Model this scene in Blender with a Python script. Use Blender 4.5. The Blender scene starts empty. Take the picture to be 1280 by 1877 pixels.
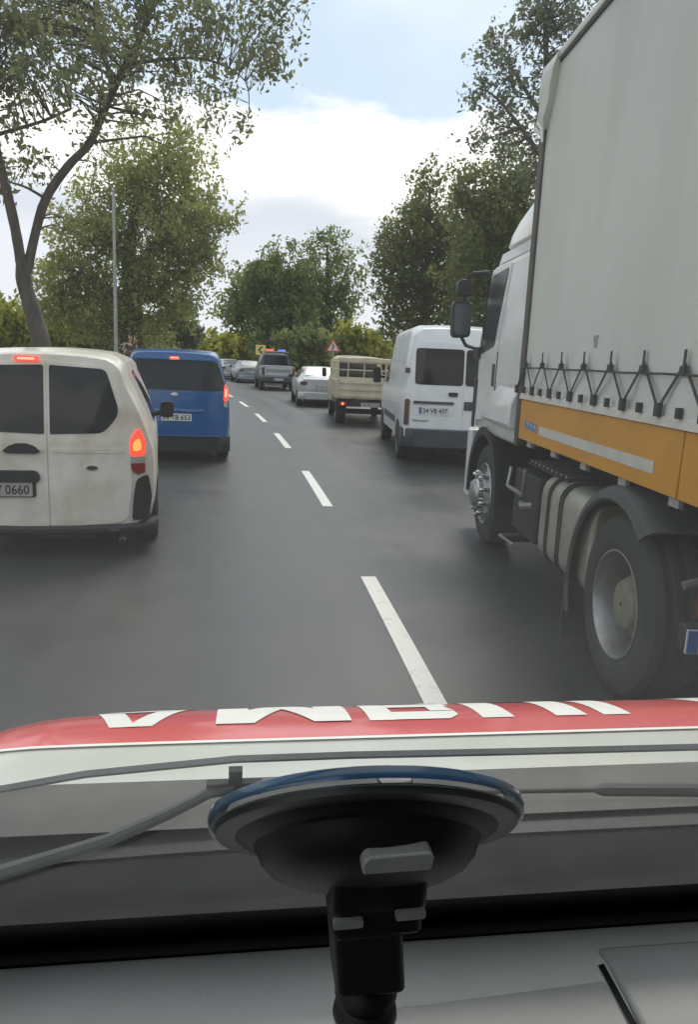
import bpy, bmesh, math, random
import numpy as np
from mathutils import Vector, Matrix

random.seed(7)
rng = np.random.default_rng(11)
R = math.radians
SC = bpy.context.scene
COL = SC.collection

# ------------------------------------------------------------------ camera
PITCH, ROLL, CAM_Z, FPX = R(11.5), R(2.5), 1.75, 1370.0
cam_data = bpy.data.cameras.new("camera")
cam = bpy.data.objects.new("camera", cam_data)
COL.objects.link(cam)
cam_data.sensor_fit = 'HORIZONTAL'
cam_data.sensor_width = 36.0
cam_data.lens = FPX / 1280.0 * 36.0
cam_data.clip_start = 0.02
cam_data.clip_end = 3000
CROT = Matrix.Rotation(math.pi / 2 - PITCH, 3, 'X') @ Matrix.Rotation(ROLL, 3, 'Z')
cam.matrix_world = Matrix.Translation((0, 0, CAM_Z)) @ CROT.to_4x4()
SC.camera = cam

# ------------------------------------------------------------------ light
SUN_EL, SUN_AZ = R(50), R(14)          # azimuth clockwise from +Y
world = bpy.data.worlds.new("World")
SC.world = world
world.use_nodes = True
wn, wl = world.node_tree.nodes, world.node_tree.links
wn.clear()
w_out = wn.new("ShaderNodeOutputWorld")
w_bg = wn.new("ShaderNodeBackground")
w_bg.inputs[1].default_value = 0.10
sky = wn.new("ShaderNodeTexSky")
sky.sky_type = 'NISHITA'
sky.sun_disc = False
sky.sun_elevation = SUN_EL
sky.sun_rotation = SUN_AZ
sky.air_density = 1.0
sky.dust_density = 2.0
sky.ozone_density = 1.0


def wmath(op, a, b=None, clamp=False):
    n = wn.new("ShaderNodeMath")
    n.operation = op
    n.use_clamp = clamp
    for i, x in enumerate((a, b)):
        if x is None:
            continue
        if isinstance(x, (int, float)):
            n.inputs[i].default_value = x
        else:
            wl.new(x, n.inputs[i])
    return n.outputs[0]


def wramp(fac, stops, interp='EASE'):
    n = wn.new("ShaderNodeValToRGB")
    n.color_ramp.interpolation = interp
    e = n.color_ramp.elements
    while len(e) < len(stops):
        e.new(0.5)
    for i, (p, c) in enumerate(stops):
        e[i].position = p
        e[i].color = (c[0], c[1], c[2], 1) if isinstance(c, tuple) else (c, c, c, 1)
    wl.new(fac, n.inputs[0])
    return n.outputs[0]


def wmix(fac, a, b):
    n = wn.new("ShaderNodeMix")
    n.data_type = 'RGBA'
    for sock, x in ((0, fac), (6, a), (7, b)):
        if isinstance(x, (int, float)):
            n.inputs[sock].default_value = x
        elif isinstance(x, tuple):
            n.inputs[sock].default_value = (*x, 1)
        else:
            wl.new(x, n.inputs[sock])
    return n.outputs[2]


w_tc = wn.new("ShaderNodeTexCoord")
w_sep = wn.new("ShaderNodeSeparateXYZ")
wl.new(w_tc.outputs["Generated"], w_sep.inputs[0])
w_map = wn.new("ShaderNodeMapping")
w_map.inputs["Scale"].default_value = (1.0, 1.0, 2.2)
w_map.inputs["Location"].default_value = (0.35, 0.1, 0.0)
wl.new(w_tc.outputs["Generated"], w_map.inputs[0])


def wnoise(scale, detail=5, rough=0.55):
    n = wn.new("ShaderNodeTexNoise")
    n.inputs["Scale"].default_value = scale
    n.inputs["Detail"].default_value = detail
    n.inputs["Roughness"].default_value = rough
    wl.new(w_map.outputs[0], n.inputs[0])
    return n.outputs["Fac"]


n_big, n_mid = wnoise(2.6), wnoise(6.0, 6, 0.6)
elev = w_sep.outputs["Z"]
# a bank of bright cloud fills the sky up to about 17 degrees, thin veil over pale blue above it
e_warp = wmath('ADD', elev, wmath('MULTIPLY', wmath('SUBTRACT', n_mid, 0.5), 0.22))
bank = wramp(e_warp, [(0.0, 1.0), (0.255, 1.0), (0.315, 0.0), (0.60, 0.0), (0.85, 0.7)])
veil = wramp(n_big, [(0.42, 0.10), (0.72, 0.8)])
cover = wmath('MAXIMUM', bank, wmath('MULTIPLY', veil, 0.55), True)
e2 = wmath('ADD', elev, wmath('MULTIPLY', wmath('SUBTRACT', n_big, 0.5), 0.20))
cloud_col = wramp(e2, [(0.0, (0.70, 0.71, 0.75)), (0.10, (0.70, 0.72, 0.78)), (0.155, (0.60, 0.64, 0.71)),
                       (0.20, (1.0, 0.985, 0.955)), (0.30, (1.0, 0.985, 0.955))])
w_gain = wn.new("ShaderNodeVectorMath")
w_gain.operation = 'SCALE'
w_gain.inputs["Scale"].default_value = 8.6
wl.new(cloud_col, w_gain.inputs[0])
blue_sky = wmix(0.82, sky.outputs[0], (4.1, 5.2, 6.4))
w_col = wmix(cover, blue_sky, w_gain.outputs[0])
wl.new(w_col, w_bg.inputs[0])
wl.new(w_bg.outputs[0], w_out.inputs[0])

sun_d = bpy.data.lights.new("sun", 'SUN')
sun_d.energy = 1.5
sun_d.angle = R(18)
sun_d.color = (1.0, 0.95, 0.86)
sun = bpy.data.objects.new("sun", sun_d)
COL.objects.link(sun)
sun.rotation_euler = (math.pi / 2 - SUN_EL, 0, -SUN_AZ + math.pi)
sd = Vector((math.sin(SUN_AZ) * math.cos(SUN_EL), math.cos(SUN_AZ) * math.cos(SUN_EL), math.sin(SUN_EL)))
sun.rotation_euler = sd.to_track_quat('Z', 'Y').to_euler()

SC.view_settings.view_transform = 'Standard'
SC.view_settings.look = 'None'
SC.view_settings.exposure = 0.62
SC.view_settings.gamma = 1.0
SC.cycles.max_bounces = 8
SC.cycles.transparent_max_bounces = 16
SC.cycles.use_denoising = True


# ------------------------------------------------------------------ placing
def ray(px, py):
    return CROT @ Vector((px - 640.0, 938.5 - py, -FPX))


def at(px, py, Y):
    d = ray(px, py)
    return Vector((0, 0, CAM_Z)) + d * (Y / d.y)


def line_x(y):                       # centre line of the dashes between the lanes
    return 0.95 - 0.115 * y - (0.0024 * y * y if y > 0 else 0.0)


# ------------------------------------------------------------------ materials
def mat(name, col, rough=0.5, metal=0.0, var=0.0, scale=6.0, bump=0.0, bscale=40.0, coat=0.0, spec=0.5,
        col2=None, thresh=(0.45, 0.62), alpha=1.0, rvar=0.0, stretch=(1, 1, 1)):
    m = bpy.data.materials.new(name)
    m.use_nodes = True
    nt = m.node_tree
    b = nt.nodes["Principled BSDF"]
    b.inputs["Base Color"].default_value = (*col, 1)
    b.inputs["Roughness"].default_value = rough
    b.inputs["Metallic"].default_value = metal
    b.inputs["Coat Weight"].default_value = coat
    b.inputs["Coat Roughness"].default_value = 0.08
    b.inputs["Specular IOR Level"].default_value = spec
    b.inputs["Alpha"].default_value = alpha
    if var or col2 or bump or rvar:
        tc = nt.nodes.new("ShaderNodeTexCoord")
        mp = nt.nodes.new("ShaderNodeMapping")
        mp.inputs["Scale"].default_value = stretch
        nt.links.new(tc.outputs["Object"], mp.inputs[0])

        def nz(s, d=6, r=0.6):
            n = nt.nodes.new("ShaderNodeTexNoise")
            n.inputs["Scale"].default_value = s
            n.inputs["Detail"].default_value = d
            n.inputs["Roughness"].default_value = r
            nt.links.new(mp.outputs[0], n.inputs[0])
            return n.outputs["Fac"]
    if var or col2:
        rp = nt.nodes.new("ShaderNodeValToRGB")
        e = rp.color_ramp.elements
        if col2:
            e[0].position, e[1].position = thresh
            e[0].color = (*col, 1)
            e[1].color = (*col2, 1)
        else:
            e[0].position, e[1].position = 0.3, 0.7
            e[0].color = (*[c * (1 - var) for c in col], 1)
            e[1].color = (*[min(1, c * (1 + var)) for c in col], 1)
        nt.links.new(nz(scale), rp.inputs[0])
        nt.links.new(rp.outputs[0], b.inputs["Base Color"])
    if rvar:
        mr = nt.nodes.new("ShaderNodeMapRange")
        mr.inputs["To Min"].default_value = max(0.02, rough - rvar)
        mr.inputs["To Max"].default_value = rough + rvar
        nt.links.new(nz(scale * 1.7), mr.inputs[0])
        nt.links.new(mr.outputs[0], b.inputs["Roughness"])
    if bump:
        bp = nt.nodes.new("ShaderNodeBump")
        bp.inputs["Strength"].default_value = bump
        bp.inputs["Distance"].default_value = 0.01
        nt.links.new(nz(bscale, 4), bp.inputs["Height"])
        nt.links.new(bp.outputs[0], b.inputs["Normal"])
    return m


def glow(name, col, strength, base=(0.3, 0.02, 0.02)):
    m = mat(name, base, 0.2)
    b = m.node_tree.nodes["Principled BSDF"]
    b.inputs["Emission Color"].default_value = (*col, 1)
    b.inputs["Emission Strength"].default_value = strength
    return m


def leaf_mat(name, c1, c2, scale=0.35, trans=0.35):
    m = bpy.data.materials.new(name)
    m.use_nodes = True
    nt = m.node_tree
    nt.nodes.clear()
    out = nt.nodes.new("ShaderNodeOutputMaterial")
    df = nt.nodes.new("ShaderNodeBsdfDiffuse")
    tr = nt.nodes.new("ShaderNodeBsdfTranslucent")
    mx = nt.nodes.new("ShaderNodeMixShader")
    mx.inputs[0].default_value = trans
    tc = nt.nodes.new("ShaderNodeTexCoord")
    n1 = nt.nodes.new("ShaderNodeTexNoise")
    n1.inputs["Scale"].default_value = scale
    n1.inputs["Detail"].default_value = 3
    nt.links.new(tc.outputs["Object"], n1.inputs[0])
    n2 = nt.nodes.new("ShaderNodeTexNoise")
    n2.inputs["Scale"].default_value = scale * 14
    nt.links.new(tc.outputs["Object"], n2.inputs[0])
    ad = nt.nodes.new("ShaderNodeMath")
    ad.operation = 'MULTIPLY_ADD'
    ad.inputs[1].default_value = 0.5
    nt.links.new(n2.outputs["Fac"], ad.inputs[0])
    mu = nt.nodes.new("ShaderNodeMath")
    mu.operation = 'MULTIPLY'
    mu.inputs[1].default_value = 0.5
    nt.links.new(n1.outputs["Fac"], mu.inputs[0])
    nt.links.new(mu.outputs[0], ad.inputs[2])
    rp = nt.nodes.new("ShaderNodeValToRGB")
    rp.color_ramp.elements[0].position = 0.38
    rp.color_ramp.elements[0].color = (*c1, 1)
    rp.color_ramp.elements[1].position = 0.62
    rp.color_ramp.elements[1].color = (*c2, 1)
    nt.links.new(ad.outputs[0], rp.inputs[0])
    nt.links.new(rp.outputs[0], df.inputs[0])
    nt.links.new(rp.outputs[0], tr.inputs[0])
    nt.links.new(df.outputs[0], mx.inputs[1])
    nt.links.new(tr.outputs[0], mx.inputs[2])
    nt.links.new(mx.outputs[0], out.inputs[0])
    return m


def clear_glass(name, tint, refl, haze):
    m = bpy.data.materials.new(name)
    m.use_nodes = True
    nt = m.node_tree
    nt.nodes.clear()
    out = nt.nodes.new("ShaderNodeOutputMaterial")
    tr = nt.nodes.new("ShaderNodeBsdfTransparent")
    tr.inputs[0].default_value = (*tint, 1)
    gl = nt.nodes.new("ShaderNodeBsdfGlossy")
    gl.inputs["Roughness"].default_value = 0.12
    lw = nt.nodes.new("ShaderNodeLayerWeight")
    lw.inputs[0].default_value = 0.5
    pw = nt.nodes.new("ShaderNodeMath")
    pw.operation = 'POWER'
    pw.inputs[1].default_value = 5.0
    nt.links.new(lw.outputs["Facing"], pw.inputs[0])
    mu = nt.nodes.new("ShaderNodeMath")
    mu.operation = 'MULTIPLY_ADD'
    mu.inputs[1].default_value = refl
    mu.inputs[2].default_value = 0.03
    nt.links.new(pw.outputs[0], mu.inputs[0])
    mx = nt.nodes.new("ShaderNodeMixShader")
    nt.links.new(mu.outputs[0], mx.inputs[0])
    nt.links.new(tr.outputs[0], mx.inputs[1])
    nt.links.new(gl.outputs[0], mx.inputs[2])
    du = nt.nodes.new("ShaderNodeBsdfTranslucent")           # pale film added as a veiling haze, lifting the darks behind the pane
    du.inputs[0].default_value = (0.86, 0.88, 0.84, 1)
    tc = nt.nodes.new("ShaderNodeTexCoord")
    nz = nt.nodes.new("ShaderNodeTexNoise")
    nz.inputs["Scale"].default_value = 9.0
    nz.inputs["Detail"].default_value = 4
    nt.links.new(tc.outputs["Object"], nz.inputs[0])
    mr = nt.nodes.new("ShaderNodeMapRange")
    mr.inputs["From Min"].default_value = 0.3
    mr.inputs["From Max"].default_value = 0.7
    mr.inputs["To Min"].default_value = haze * 0.75
    mr.inputs["To Max"].default_value = haze * 1.25
    nt.links.new(nz.outputs["Fac"], mr.inputs[0])
    m2 = nt.nodes.new("ShaderNodeMixShader")
    nt.links.new(mr.outputs[0], m2.inputs[0])
    nt.links.new(mx.outputs[0], m2.inputs[1])
    nt.links.new(du.outputs[0], m2.inputs[2])
    nt.links.new(m2.outputs[0], out.inputs[0])
    return m


M = {}
M['courier_paint'] = mat('courier_paint', (0.80, 0.75, 0.66), 0.32, scale=2.2, coat=0.4,
                         col2=(0.52, 0.45, 0.34), thresh=(0.40, 0.72))
M['white_paint'] = mat('white_paint', (0.74, 0.75, 0.75), 0.35, coat=0.35, col2=(0.60, 0.60, 0.57), thresh=(0.45, 0.8), scale=2.5)
M['cab_paint'] = mat('cab_paint', (0.70, 0.70, 0.69), 0.34, coat=0.35, col2=(0.58, 0.57, 0.53), thresh=(0.45, 0.8), scale=1.8)
M['hood_paint'] = mat('hood_paint', (0.50, 0.51, 0.455), 0.28, coat=0.5, col2=(0.44, 0.45, 0.40), thresh=(0.4, 0.75), scale=5)
M['blue_paint'] = mat('blue_paint', (0.005, 0.085, 0.27), 0.28, coat=0.5, col2=(0.009, 0.092, 0.26), thresh=(0.4, 0.7), scale=3)
M['silver_paint'] = mat('silver_paint', (0.52, 0.54, 0.55), 0.33, metal=0.35, coat=0.3, col2=(0.44, 0.46, 0.46), thresh=(0.4, 0.75), scale=3)
M['grey_paint'] = mat('grey_paint', (0.26, 0.285, 0.305), 0.35, metal=0.3, coat=0.3, var=0.1, scale=3)
M['cream_paint'] = mat('cream_paint', (0.57, 0.51, 0.38), 0.55, col2=(0.40, 0.34, 0.24), thresh=(0.40, 0.70), scale=2.2)
M['red_band'] = mat('red_band', (0.62, 0.085, 0.09), 0.22, coat=0.5, col2=(0.58, 0.085, 0.09), thresh=(0.4, 0.7), scale=6)
M['sticker_white'] = mat('sticker_white', (0.72, 0.72, 0.68), 0.45, var=0.06, scale=12)
M['orange'] = mat('orange', (0.60, 0.27, 0.022), 0.45, col2=(0.47, 0.215, 0.03), thresh=(0.45, 0.8), scale=1.6, coat=0.1)
M['tarp'] = mat('tarp', (0.64, 0.635, 0.585), 0.5, col2=(0.54, 0.535, 0.485), thresh=(0.35, 0.72), scale=1.3, bump=0.35, bscale=2.2, stretch=(1, 1.1, .22))
M['brown'] = mat('brown', (0.075, 0.06, 0.045), 0.55, var=0.3, scale=4)
M['strap'] = mat('strap', (0.035, 0.035, 0.035), 0.7, var=0.2)
M['band_white'] = mat('band_white', (0.56, 0.53, 0.47), 0.5, col2=(0.42, 0.39, 0.33), thresh=(0.45, 0.75), scale=3)
M['emblem_blue'] = mat('emblem_blue', (0.10, 0.19, 0.36), 0.4)
M['rubber'] = mat('rubber', (0.022, 0.022, 0.022), 0.75, var=0.35, scale=9, bump=0.2, bscale=60)
M['dusty_rubber'] = mat('dusty_rubber', (0.030, 0.031, 0.030), 0.8, var=0.3, scale=5, bump=0.2, bscale=50)
M['black_plastic'] = mat('black_plastic', (0.022, 0.023, 0.025), 0.5, var=0.2, scale=8, bump=0.08, bscale=120, spec=0.3)
M['mount_black'] = mat('mount_black', (0.006, 0.006, 0.0065), 0.5, var=0.2, scale=30, spec=.3)
M['deep_black'] = mat('deep_black', (0.010, 0.011, 0.011), 0.7, var=0.4, scale=12, spec=0.06)
M['grey_plastic'] = mat('grey_plastic', (0.052, 0.054, 0.055), 0.6, var=0.25, scale=6, bump=0.1, bscale=80)
M['bumper_blue'] = mat('bumper_blue', (0.035, 0.045, 0.06), 0.5, var=0.2, scale=6)
M['chassis'] = mat('chassis', (0.020, 0.020, 0.021), 0.7, var=0.5, scale=5)
M['dark_glass'] = mat('dark_glass', (0.008, 0.009, 0.011), 0.06, spec=0.3, col2=(0.014, 0.016, 0.018), thresh=(0.4, 0.7), scale=1.6)
M['cab_glass'] = mat('cab_glass', (0.014, 0.016, 0.022), 0.28, spec=0.35, var=0.3, scale=3)
M['sky_glass'] = mat('sky_glass', (0.20, 0.22, 0.23), 0.2, spec=0.4, var=0.2, scale=3)  # pale base colour paints in the sky reflected by the saloons' rear glass
M['chrome'] = mat('chrome', (0.62, 0.62, 0.62), 0.2, metal=1.0, var=0.1, scale=20)
M['steel'] = mat('steel', (0.40, 0.40, 0.39), 0.42, metal=0.8, col2=(0.24, 0.23, 0.21), thresh=(0.4, 0.75), scale=6)
M['hub_olive'] = mat('hub_olive', (0.17, 0.165, 0.12), 0.6, var=0.25, scale=12)
M['tank'] = mat('tank', (0.36, 0.345, 0.28), 0.45, metal=0.35, col2=(0.24, 0.22, 0.18), thresh=(0.38, 0.72), scale=3.5)
M['lamp_red'] = mat('lamp_red', (0.28, 0.018, 0.015), 0.2, coat=0.5, var=0.3, scale=30)
M['lamp_dark'] = mat('lamp_dark', (0.10, 0.02, 0.02), 0.2, coat=0.5, var=0.3, scale=30)
M['lamp_clear'] = mat('lamp_clear', (0.46, 0.42, 0.38), 0.2, coat=0.5, var=0.2, scale=30)
M['lamp_lit'] = glow('lamp_lit', (1.0, 0.06, 0.025), 1.0)
M['lamp_hot'] = glow('lamp_hot', (1.0, 0.17, 0.04), 2.0)
M['stop_lit'] = glow('stop_lit', (1.0, 0.16, 0.10), 2.6)
M['beacon_blue'] = glow('beacon_blue', (0.16, 0.2, 0.9), 0.7, (0.05, 0.06, 0.3))
M['beacon_red'] = glow('beacon_red', (0.9, 0.16, 0.08), 0.6, (0.4, 0.06, 0.04))
M['plate_white'] = mat('plate_white', (0.62, 0.62, 0.60), 0.4, var=0.08, scale=20)
M['plate_dirty'] = mat('plate_dirty', (0.40, 0.37, 0.34), 0.5, var=0.2, scale=12)
M['ink'] = mat('ink', (0.02, 0.02, 0.022), 0.5)
M['plate_blue'] = mat('plate_blue', (0.03, 0.12, 0.38), 0.4)
M['dash'] = mat('dash', (0.36, 0.362, 0.352), 0.62, var=0.10, scale=7, bump=0.11, bscale=420, rvar=0.08)
M['dash_dark'] = mat('dash_dark', (0.22, 0.222, 0.217), 0.65, var=0.12, scale=9, bump=0.11, bscale=420)
M['clip_grey'] = mat('clip_grey', (0.25, 0.245, 0.24), 0.4, var=0.1, scale=40)
M['rim_blue'] = mat('rim_blue', (0.03, 0.085, 0.165), 0.22, coat=0.6, var=0.25, scale=25)
M['rim_edge'] = mat('rim_edge', (0.36, 0.40, 0.43), 0.25, coat=0.4, var=0.1, scale=30)
M['cup_grey'] = mat('cup_grey', (0.020, 0.020, 0.0195), 0.4, var=0.2, scale=25)
M['wiper'] = mat('wiper', (0.24, 0.245, 0.24), 0.5, var=0.15, scale=30)
M['wiper_dark'] = mat('wiper_dark', (0.085, 0.088, 0.085), 0.6, spec=.2, var=0.15, scale=30)
M['bark'] = mat('bark', (0.105, 0.088, 0.07), 0.9, col2=(0.05, 0.042, 0.035), thresh=(0.4, 0.65), scale=7, bump=0.8, bscale=16, stretch=(1, 1, 0.3))
M['galv'] = mat('galv', (0.36, 0.36, 0.34), 0.5, metal=0.4, var=0.15, scale=3)
M['sign_yellow'] = mat('sign_yellow', (0.85, 0.66, 0.22), 0.5, var=0.1, scale=5)
M['sign_red'] = mat('sign_red', (0.45, 0.05, 0.04), 0.5, var=0.1, scale=5)
M['sign_white'] = mat('sign_white', (0.66, 0.58, 0.52), 0.5, var=0.1, scale=5)
M['windscreen'] = clear_glass('windscreen', (0.97, 0.98, 0.97), 0.22, 0.022)
M['rim_clear'] = clear_glass('rim_clear', (0.75, 0.78, 0.80), 0.5, 0.16)
M['frit'] = mat('frit', (0.004, 0.004, 0.004), 0.55)
M['paint_line'] = mat('paint_line', (0.62, 0.62, 0.58), 0.6, col2=(0.30, 0.30, 0.29), thresh=(0.56, 0.80), scale=9, bump=0.1, bscale=90)


# ------------------------------------------------------------------ mesh tools
class MB:
    def __init__(self):
        self.v, self.f, self.m = [], [], []

    def add(self, vs, fs, mi=0):
        o = len(self.v)
        self.v += [tuple(p) for p in vs]
        self.f += [tuple(i + o for i in f) for f in fs]
        self.m += [mi] * len(fs)

    def box(self, x0, x1, y0, y1, z0, z1, mi=0, rot=None, piv=None):
        vs = [Vector((x, y, z)) for z in (z0, z1) for y in (y0, y1) for x in (x0, x1)]
        if rot is not None:
            c = Vector(piv) if piv else Vector(((x0 + x1) / 2, (y0 + y1) / 2, (z0 + z1) / 2))
            vs = [c + rot @ (p - c) for p in vs]
        self.add(vs, [(0, 2, 3, 1), (4, 5, 7, 6), (0, 1, 5, 4), (2, 6, 7, 3), (0, 4, 6, 2), (1, 3, 7, 5)], mi)

    def loft(self, rings, mi=0, closed=True, caps=True):
        n = len(rings[0])
        vs = [p for r in rings for p in r]
        fs = []
        for i in range(len(rings) - 1):
            for j in range(n if closed else n - 1):
                a, b = i * n + j, i * n + (j + 1) % n
                fs.append((a, b, b + n, a + n))
        if caps and closed:
            fs.append(tuple(reversed(range(n))))
            fs.append(tuple(range((len(rings) - 1) * n, len(rings) * n)))
        self.add(vs, fs, mi)

    def prism(self, poly, vec, mi=0):
        v = Vector(vec)
        a = [Vector(p) for p in poly]
        self.loft([a, [p + v for p in a]], mi)

    def tube(self, pts, rad, n=8, mi=0, caps=True):
        pts = [Vector(p) for p in pts]
        if not isinstance(rad, (list, tuple)):
            rad = [rad] * len(pts)
        rings = []
        prev = None
        for i, p in enumerate(pts):
            t = (pts[min(i + 1, len(pts) - 1)] - pts[max(i - 1, 0)]).normalized()
            if prev is None:
                ref = Vector((0, 0, 1)) if abs(t.z) < 0.9 else Vector((1, 0, 0))
                s = t.cross(ref).normalized()
            else:
                s = (prev - t * prev.dot(t)).normalized()
            prev = s
            u = t.cross(s)
            rings.append([p + (s * math.cos(2 * math.pi * k / n) + u * math.sin(2 * math.pi * k / n)) * rad[i] for k in range(n)])
        self.loft(rings, mi, True, caps)

    def lathe(self, prof, c, ax, n=32, mi=0, caps=False):
        ax = Vector(ax).normalized()
        ref = Vector((0, 0, 1)) if abs(ax.z) < 0.9 else Vector((0, 1, 0))
        s = ax.cross(ref).normalized()
        u = ax.cross(s)
        c = Vector(c)
        rings = [[c + ax * t + (s * math.cos(2 * math.pi * k / n) + u * math.sin(2 * math.pi * k / n)) * r for k in range(n)] for r, t in prof]
        self.loft(rings, mi, True, caps)

    def build(self, name, mats, parent=None, smooth=35, bevel=0.0, seg=2):
        me = bpy.data.meshes.new(name)
        me.from_pydata(self.v, [], self.f)
        ms = mats if isinstance(mats, (list, tuple)) else [mats]
        for x in ms:
            me.materials.append(M[x] if isinstance(x, str) else x)
        for p, mi in zip(me.polygons, self.m):
            p.material_index = mi
        bm = bmesh.new()
        bm.from_mesh(me)
        bmesh.ops.recalc_face_normals(bm, faces=bm.faces)
        bm.to_mesh(me)
        bm.free()
        if smooth:
            me.polygons.foreach_set("use_smooth", [True] * len(me.polygons))
            me.set_sharp_from_angle(angle=R(smooth))
        o = bpy.data.objects.new(name, me)
        COL.objects.link(o)
        if parent is not None:
            o.parent = parent
        if bevel:
            b = o.modifiers.new("bevel", 'BEVEL')
            b.width = bevel
            b.segments = seg
            b.limit_method = 'ANGLE'
            b.angle_limit = R(40)
        return o


def tag(o, label=None, cat=None, group=None, kind=None):
    for k, v in (("label", label), ("category", cat), ("group", group), ("kind", kind)):
        if v:
            o[k] = v
    return o


def empty(name, loc, rz=0.0):
    o = bpy.data.objects.new(name, None)
    o.empty_display_size = 0.3
    COL.objects.link(o)
    o.location = loc
    o.rotation_euler = (0, 0, rz)
    return o


def copy_tree(o, parent=None):
    c = o.copy()
    COL.objects.link(c)
    if parent is not None:
        c.parent = parent
    for ch in list(o.children):
        copy_tree(ch, c)
    return c


def rpoly(pts, r, seg=4):
    """a polygon with its corners rounded"""
    out = []
    n = len(pts)
    rr = r if isinstance(r, (list, tuple)) else [r] * n
    for i in range(n):
        p0, p1, p2 = Vector(pts[i - 1]), Vector(pts[i]), Vector(pts[(i + 1) % n])
        a, b = (p0 - p1), (p2 - p1)
        q = min(rr[i], a.length * 0.48, b.length * 0.48)
        if q <= 0:
            out.append(tuple(p1))
            continue
        s, e = p1 + a.normalized() * q, p1 + b.normalized() * q
        for k in range(seg + 1):
            t = k / seg
            out.append(tuple((1 - t) ** 2 * s + 2 * t * (1 - t) * p1 + t * t * e))
    return out


def densify(pts, step):
    out = []
    n = len(pts)
    for i in range(n):
        a, b = Vector(pts[i]), Vector(pts[(i + 1) % n])
        k = max(1, int((b - a).length / step))
        for j in range(k):
            out.append(tuple(a + (b - a) * (j / k)))
    return out


def patch(mb, outline, fm, off, thick, mi=0, step=0.12, rings=4):
    """a panel laid on a curved surface: fm(a, b, d) gives the point d outside the surface"""
    ol = densify(outline, step)
    n = len(ol)
    cx, cy = sum(p[0] for p in ol) / n, sum(p[1] for p in ol) / n
    vs, fs = [], []
    vs += [fm(a, b, off - thick) for a, b in ol]
    for k in range(rings):
        s = 1 - k / rings
        vs += [fm(cx + (a - cx) * s, cy + (b - cy) * s, off) for a, b in ol]
    for k in range(rings):
        for j in range(n):
            a, b = k * n + j, k * n + (j + 1) % n
            fs.append((a, b, b + n, a + n))
    vs.append(fm(cx, cy, off))
    last = rings * n
    for j in range(n):
        fs.append((last + j, last + (j + 1) % n, len(vs) - 1))
    mb.add(vs, fs, mi)


def rect(x0, x1, z0, z1):
    return [(x0, z0), (x1, z0), (x1, z1), (x0, z1)]


def text_obj(s, height, width, material, parent, fm, name="lettering", bold=0.0):
    """letters as real faces; fm(a, b) places a point of the text (a across, b up, centred)"""
    cu = bpy.data.curves.new(name, 'FONT')
    cu.body = s
    cu.align_x = 'CENTER'
    cu.align_y = 'CENTER'
    cu.offset = bold
    cu.resolution_u = 3
    t = bpy.data.objects.new(name, cu)
    COL.objects.link(t)
    bpy.context.view_layer.update()
    me = bpy.data.meshes.new_from_object(t.evaluated_get(bpy.context.evaluated_depsgraph_get()))
    bpy.data.objects.remove(t)
    xs = [v.co.x for v in me.vertices]
    ys = [v.co.y for v in me.vertices]
    sx, sy = width / (max(xs) - min(xs)), height / (max(ys) - min(ys))
    mx, my = (max(xs) + min(xs)) / 2, (max(ys) + min(ys)) / 2
    for v in me.vertices:
        v.co = fm((v.co.x - mx) * sx, (v.co.y - my) * sy)
    me.name = name
    me.materials.clear()
    me.materials.append(M[material])
    o = bpy.data.objects.new(name, me)
    COL.objects.link(o)
    o.parent = parent
    return o


def quads_object(name, centers, ax, bx, material, parent=None):
    """many small leaf-shaped faces in one mesh (numpy)"""
    n = len(centers)
    co = np.empty((n, 4, 3), dtype=np.float32)
    co[:, 0] = centers - ax
    co[:, 1] = centers - bx * 0.9 + ax * 0.15
    co[:, 2] = centers + ax
    co[:, 3] = centers + bx * 0.9 + ax * 0.15
    me = bpy.data.meshes.new(name)
    me.vertices.add(n * 4)
    me.vertices.foreach_set("co", co.ravel())
    me.loops.add(n * 4)
    me.loops.foreach_set("vertex_index", np.arange(n * 4, dtype=np.int32))
    me.polygons.add(n)
    me.polygons.foreach_set("loop_start", np.arange(0, n * 4, 4, dtype=np.int32))
    me.polygons.foreach_set("loop_total", np.full(n, 4, dtype=np.int32))
    me.update(calc_edges=True)
    me.materials.append(M[material] if isinstance(material, str) else material)
    o = bpy.data.objects.new(name, me)
    COL.objects.link(o)
    if parent is not None:
        o.parent = parent
    return o


def leaf_frames(n, size, droop=0.0):
    d = rng.normal(size=(n, 3))
    d[:, 2] -= droop
    d /= np.linalg.norm(d, axis=1)[:, None]
    e = np.cross(d, rng.normal(size=(n, 3)))
    e /= np.linalg.norm(e, axis=1)[:, None] + 1e-9
    s = (size * np.clip(rng.lognormal(-.08, .38, n), .35, 2.0))[:, None]
    return d * s, e * s * 0.55


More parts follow.
